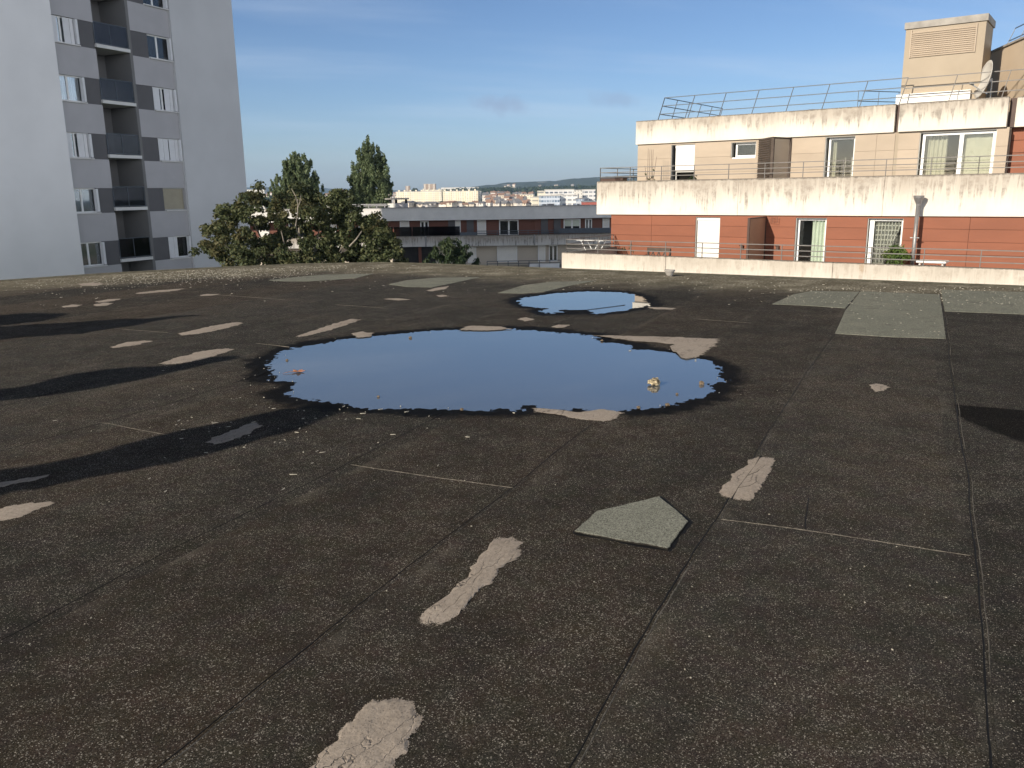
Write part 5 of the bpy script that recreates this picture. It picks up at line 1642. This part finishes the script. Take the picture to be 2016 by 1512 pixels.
block("apartment_slab", 779, 869, 377.5, 1250, 14, "fg_cream", "flat_pale", "long cream apartment slab in the distance, its left half", "apartment block", None, 0.0, 0, 8)
block("apartment_slab", 869.2, 941, 376.5, 1252, 14, "fg_cream", "flat_pale", "long cream apartment slab in the distance, its right half", "apartment block", None, -0.0, 0, 6)
block("apartment_slab", 941.5, 947, 377, 1262, 16, "fg_white", "flat_pale", "narrow shaded end building closing the long cream slab on its right", "apartment block")
block("tower_block", 834, 857, 362.5, 2000, 20, "fg_brown", "flat_pale", "small brown striped tower above the long cream slab", "tower")
block("tower_block", 798, 806, 366.5, 2300, 20, "fg_brown", "flat_pale", "faint slim tower left of the small brown striped tower", "tower")
block("apartment_slab", 828, 880, 374, 1700, 14, "fg_cream", "flat_pale", "cream block rising just above the long slab's roof", "apartment block", None, 0, 0, 5)
block("apartment_slab", 868, 905, 369.5, 2400, 16, "fg_white", "flat_pale", "pale far row right of the brown striped tower", "apartment block")
block("apartment_slab", 905, 942, 369, 2500, 16, "fg_white", "flat_pale", "second pale far row, nearer to the wooded hill", "apartment block")
block("apartment_slab", 650, 700, 379, 1150, 14, "fg_cream", "flat_pale", "cream block between the two poplars", "apartment block", None, 0, 0, 4)
block("apartment_slab", 478, 520, 374, 1400, 14, "fg_white", "flat_pale", "white block beside the grey tower's right edge", "apartment block")
# office complex
block("office_building", 1060, 1074, 377, 760, 30, "fg_officec", "flat_pale", "cream stair tower at the left of the office complex", "office building")
block("office_building", 1074, 1130, 374, 800, 26, "fg_office", "flat_pale", "upper white office block with a dark window strip", "office building")
block("office_building", 1045, 1067, 389, 730, 30, "fg_officec", "flat_pale", "low cream office wing with dark strip windows", "office building")
block("office_building", 1066, 1102, 386, 700, 26, "fg_glass", "flat_pale", "bluish glazed office wing in the middle of the complex", "office building", None, 0.05)
block("office_building", 1101, 1137, 385, 705, 26, "fg_office", "flat_pale", "shaded office wing with three rows of dark windows", "office building", None, -0.12)
block("office_building", 1122, 1155, 375, 860, 30, "fg_white", "flat_pale", "bright white office block at the right of the complex", "office building")
block("office_building", 1150, 1172, 374, 820, 22, "fg_office", "flat_pale", "white office end block with tall narrow windows", "office building")
block("office_building", 1136, 1150, 392, 660, 12, "fg_glass", "slates", "small glazed pavilion below the white office block", "office building")
block("warehouse", 1148, 1176, 398, 640, 16, "red_shed", "slates", "small red shed in front of the white office end block", "shed")
block("apartment_slab", 1024, 1050, 384, 900, 18, "fg_cream", "flat_pale", "cream block between the houses and the offices", "apartment block")
# drum on the glazed wing
pz = at(1098, 380, 706); t = empty("roof_drum", (pz.x, 715, at(1098, 388, 700).z - 1.0)); tag(t, "round pale drum on the roof of the glazed office wing", "roof pavilion")
mb = MB(); mb.tube([(0, 0, 0), (0, 0, 2.8)], 5.2, 24); mb.build("wall", M["fg_glass"], t); mb = MB(); mb.tube([(0, 0, 2.805), (0, 0, 3.3)], 5.6, 24); mb.build("roof", M["flat_pale"], t)

HOUSE_LABELS = ["tiled house", "grey roofed house"]
def town_house(x, ytop, D, wpx, tiled, lab, gable=2.4):
    block("house", x - wpx / 2, x + wpx / 2, ytop, D, rngc.uniform(8, 12), rngc.choice(["fg_house", "fg_houseb"]), "tiles" if tiled else "slates", lab, "house", "houses of the distant town", rngc.uniform(-.35, .35), gable)
for row, (y, D, n) in enumerate(((381, 1250, 9), (385.5, 1050, 9), (391, 880, 8), (396, 760, 9), (400.5, 640, 9))):
    for i in range(n):
        x = 952 + (1050 - 952) * (i + rngc.uniform(.2, .8)) / n
        tiled = rngc.random() < .6
        town_house(x, y + rngc.uniform(-1.5, 1.5), D * rngc.uniform(.97, 1.03), rngc.uniform(7, 13), tiled, "small distant " + HOUSE_LABELS[0 if tiled else 1] + " between the cream slab and the offices")
for i in range(26):
    x = 785 + (950 - 785) * (i + rngc.uniform(.2, .8)) / 26
    tiled = rngc.random() < .35
    town_house(x, 402 + rngc.uniform(-3, 2.0), rngc.uniform(520, 680), rngc.uniform(7, 16), tiled, "low " + HOUSE_LABELS[0 if tiled else 1] + " in front of the cream slab", 1.2)
for i in range(24):
    x = rngc.choice([rngc.uniform(640, 705), rngc.uniform(482, 545), rngc.uniform(765, 800)])
    tiled = rngc.random() < .4
    town_house(x, 378 + rngc.uniform(-1, 12), rngc.uniform(1100, 1700), rngc.uniform(6, 12), tiled, "tiny " + HOUSE_LABELS[0 if tiled else 1] + " far off beside the poplars or the tower", 2.2)
for i in range(14):
    x = rngc.uniform(985, 1170)
    town_house(x, 366 + rngc.uniform(-3, 6), rngc.uniform(2500, 2900), rngc.uniform(4, 7), rngc.random() < .3, "white speck of a house at the foot of the wooded hill", 2.0)

# trees of the town
def town_tree_mesh(seed, n=900):
    rng = np.random.RandomState(seed)
    cl = []
    for _ in range(9):
        d = rng.normal(size=3); d /= np.linalg.norm(d)
        cl.append((tuple(np.array([0, 0, 5.2]) + d * np.array([2.0, 2.0, 1.9])), (1.7, 1.7, 1.5)))
    v, f = leaf_cloud(cl, n, 0.55, rng, 0.4)
    return v, f
protos = []
for s in range(3):
    t = empty("town_tree"); v, f = town_tree_mesh(60 + s)
    c = mesh_vf("crown", v, f, M["leaf_town"] if "leaf_town" in M else M["leaf_dark"], t)
    mb = MB(); mb.tube([(0, 0, -.5), (0, 0, 5)], [.35, .15], 6); k = mb.build("trunk", M["bark"], t)
    protos.append((t, c, k))
used = [False] * 3
def put_tree(x, ybase, D, hpx, lab):
    i = rngc.randrange(3); t, c, k = protos[i]
    if used[i]:
        t2 = t.copy(); COL.objects.link(t2)
        for ch in (c, k):
            d = ch.copy(); COL.objects.link(d); d.parent = t2
        t = t2
    used[i] = True
    b = at(x, ybase, D); b.z = ground_h(b.x, b.y)
    top = at(x, ybase - hpx, D).z
    s = max(1.0, (top - b.z) / 8.6)
    t.location = b; t.scale = (s * rngc.uniform(.7, 1.1), s * rngc.uniform(.7, 1.1), s); t.rotation_euler = (0, 0, rngc.uniform(0, 6))
    tag(t, lab, "tree", "trees of the distant town")
for i in range(15): put_tree(rngc.uniform(790, 950), 402, rngc.uniform(700, 1000), rngc.uniform(2, 8), "small dark tree standing before the long cream slab")
put_tree(968, 402, 900, 16, "dark pointed tree among the distant houses")
for i in range(16): put_tree(rngc.uniform(950, 1060), 400, rngc.uniform(700, 1300), rngc.uniform(3, 12), "small tree between the distant houses")
for i in range(8): put_tree(rngc.uniform(640, 700), 392, rngc.uniform(900, 1500), rngc.uniform(8, 14), "dark tree between the two poplars far off")
for i in range(6): put_tree(rngc.uniform(485, 545), 392, rngc.uniform(900, 1500), rngc.uniform(8, 14), "dark tree far off beside the grey tower")
put_tree(817, 378, 1900, 11, "rounded dark tree left of the small brown tower")

def far_wood():
    """the belt of trees in front of the hill: one mass"""
    rng = np.random.RandomState(17)
    cl = []
    for i in range(300):
        x = 870 + 330 * i / 299 + rng.uniform(-3, 3); D = rng.uniform(1500, 2100)
        top = np.interp(x, [870, 910, 960, 1060, 1200], [374, 370, 370, 367, 364]) + rng.uniform(-2.2, 3.0)
        p = at(x, top, D); g = ground_h(p.x, p.y)
        h = max(6.0, p.z - g)
        r = rng.uniform(6, 11)
        cl.append(((p.x, p.y, p.z - r * .8), (r, r, r * .8)))
        cl.append(((p.x + rng.uniform(-6, 6), p.y - 3, g + h * .4), (r * 1.1, r, h * .4)))
    v, f = leaf_cloud(cl, 30000, 2.0, rng, 0.35)
    o = mesh_vf("far_wood", v, f, M["leaf_dark"]); tag(o, kind="stuff")
far_wood()

# ------------------------------------------------------------------ the trees left of the roof whose tops throw the long shadows
PERP = Vector((SUND.y, -SUND.x, 0))
def shadow_tree(up, lo, back, seed, lab, slits=()):
    """slim tree; up / lo are the two outlines of its shadow on the roof, from the tip backwards"""
    U = [gnd(*p) for p in up]; L = [gnd(*p) for p in lo]
    tip = max(p.dot(SUND) for p in U + L)
    s_tree = min(min(p.dot(SUND) for p in U), min(p.dot(SUND) for p in L)) - back
    us = sorted((p.dot(SUND), p.dot(PERP)) for p in U); ls = sorted((p.dot(SUND), p.dot(PERP)) for p in L)
    te = math.tan(SUN_EL)
    s_lo = max(us[0][0], ls[0][0])
    prof = []
    N = 40
    for i in range(N + 1):
        s = s_lo + (tip - s_lo) * i / N
        a = np.interp(s, [q[0] for q in us], [q[1] for q in us]); b = np.interp(s, [q[0] for q in ls], [q[1] for q in ls])
        prof.append(((s - s_tree) * te, (a + b) / 2, max(0.004, abs(b - a) / 2)))
    l0 = prof[0][1]
    base = SUND * s_tree + PERP * l0; base.z = -9.4
    rng = np.random.RandomState(seed)
    t = empty("slim_tree", base); tag(t, lab, "tree", "slim trees left of the roof")
    z0 = prof[0][0]; r0 = prof[0][2]
    ext = [(-6.0, l0, .12)] + [(-4.5 + (z0 + 4.5) * k / 6, l0 + .1 * math.sin(k), max(r0, .30) * (0.55 + .45 * math.sin(k / 6 * 2.2 + .6))) for k in range(0, 6)]
    prof = ext + prof
    # inner body of twigs and leaves, then loose leaves over it
    mb = MB(); n = 14; vs = []
    for (z, l, r) in prof:
        for k in range(n):
            a = 2 * math.pi * k / n
            rr = r * (1 + .10 * rng.normal()) * 0.97
            q = PERP * ((l - l0) + rr * math.cos(a)) + SUND * (rr * math.sin(a))
            vs.append((q.x, q.y, z + 9.4))
    m_ = len(prof)
    mb.add(vs, [(i * n + k, i * n + (k + 1) % n, (i + 1) * n + (k + 1) % n, (i + 1) * n + k) for i in range(m_ - 1) for k in range(n)] + [tuple(range((m_ - 1) * n, m_ * n))])
    cr = mb.build("crown", M["leaf_poplar"], t)
    cnt = 2600
    ii = rng.randint(0, m_, cnt); P = []
    zs = np.array([p[0] for p in prof]); 
    z = rng.uniform(zs[0], zs[-1], cnt); lc = np.interp(z, zs, [p[1] for p in prof]); rc = np.interp(z, zs, [p[2] for p in prof])
    a = rng.uniform(0, 6.283, cnt)
    pos = np.array([PERP * (l - l0 + r * math.cos(q)) + SUND * (r * math.sin(q)) + Vector((0, 0, zz + 9.4)) for l, r, q, zz in zip(lc, rc, a, z)])
    d = rng.normal(size=(cnt, 3)); d /= np.linalg.norm(d, axis=1)[:, None]; e = np.cross(d, rng.normal(size=(cnt, 3))); e /= np.linalg.norm(e, axis=1)[:, None]
    s = (np.clip(rc * .25, .012, .04))[:, None]
    v = np.stack([pos - d * s, pos + e * s * .6, pos + d * s, pos - e * s * .6], 1).reshape(-1, 3)
    mesh_vf("leaves", v, np.arange(cnt * 4).reshape(-1, 4), M["leaf_poplar"], t)
    mb = MB(); mb.tube([(0, 0, 0), (0, 0, 4.2)], [.16, .11], 8); mb.build("trunk", M["bark"], t)

z7 = lambda pts: [(x / 2.653, 500 + y / 2.653) for x, y in pts]
shadow_tree(z7([(1765, 810), (1640, 800), (1560, 797), (1500, 810), (1300, 850), (1080, 900), (900, 935), (780, 965), (550, 1030), (400, 1065), (200, 1105), (-40, 1142)]),
            z7([(1765, 812), (1700, 850), (1500, 930), (1300, 980), (1060, 1050), (880, 1085), (720, 1120), (500, 1160), (300, 1200), (0, 1265), (-60, 1275)]), 4.0, 31,
            "slim dark tree beyond the left of the photo casting the nearest long shadow")
shadow_tree(z7([(1248, 543), (1180, 535), (1100, 540), (950, 575), (850, 590), (700, 597), (560, 605), (400, 625), (320, 650), (220, 680), (80, 700), (-40, 712)]),
            z7([(1248, 545), (1190, 555), (1080, 575), (950, 605), (700, 660), (560, 690), (400, 715), (260, 740), (150, 745), (0, 770), (-60, 780)]), 3.6, 32,
            "slim dark tree beyond the left of the photo casting the middle shadow")
z2 = lambda pts: [(x / 4.8, 590 + y / 4.8) for x, y in pts]
shadow_tree(z2([(1870, 145), (1700, 150), (1500, 168), (1350, 186), (1150, 188), (950, 200), (700, 218), (500, 232), (300, 240), (120, 255), (-60, 262)]),
            z2([(1870, 152), (1700, 165), (1500, 195), (1400, 210), (1280, 240), (1100, 265), (900, 295), (700, 315), (450, 338), (200, 350), (-60, 352)]), 3.4, 33,
            "slim dark tree beyond the left of the photo casting the spiky far shadow")
shadow_tree(z2([(610, 128), (500, 133), (350, 145), (200, 152), (80, 150), (-60, 148)]),
            z2([(610, 132), (540, 150), (460, 175), (350, 190), (200, 220), (80, 245), (-60, 250)]), 3.0, 34,
            "slim dark tree beyond the left of the photo casting the short farthest shadow")

# ------------------------------------------------------------------ air
def haze():
    mb = MB(); mb.box(-5500, 5500, -400, 7400, -36, 190)
    m = bpy.data.materials.new("air_haze"); m.use_nodes = True
    t = m.node_tree; b = t.nodes["Principled BSDF"]; t.nodes.remove(b)
    v = t.nodes.new("ShaderNodeVolumePrincipled")
    v.inputs["Color"].default_value = (0.48, 0.68, 1.0, 1); v.inputs["Density"].default_value = HAZE; v.inputs["Anisotropy"].default_value = 0.0
    t.links.new(v.outputs[0], t.nodes["Material Output"].inputs["Volume"])
    o = mb.build("haze", m); tag(o, kind="stuff")
HAZE = 0.00011
haze()
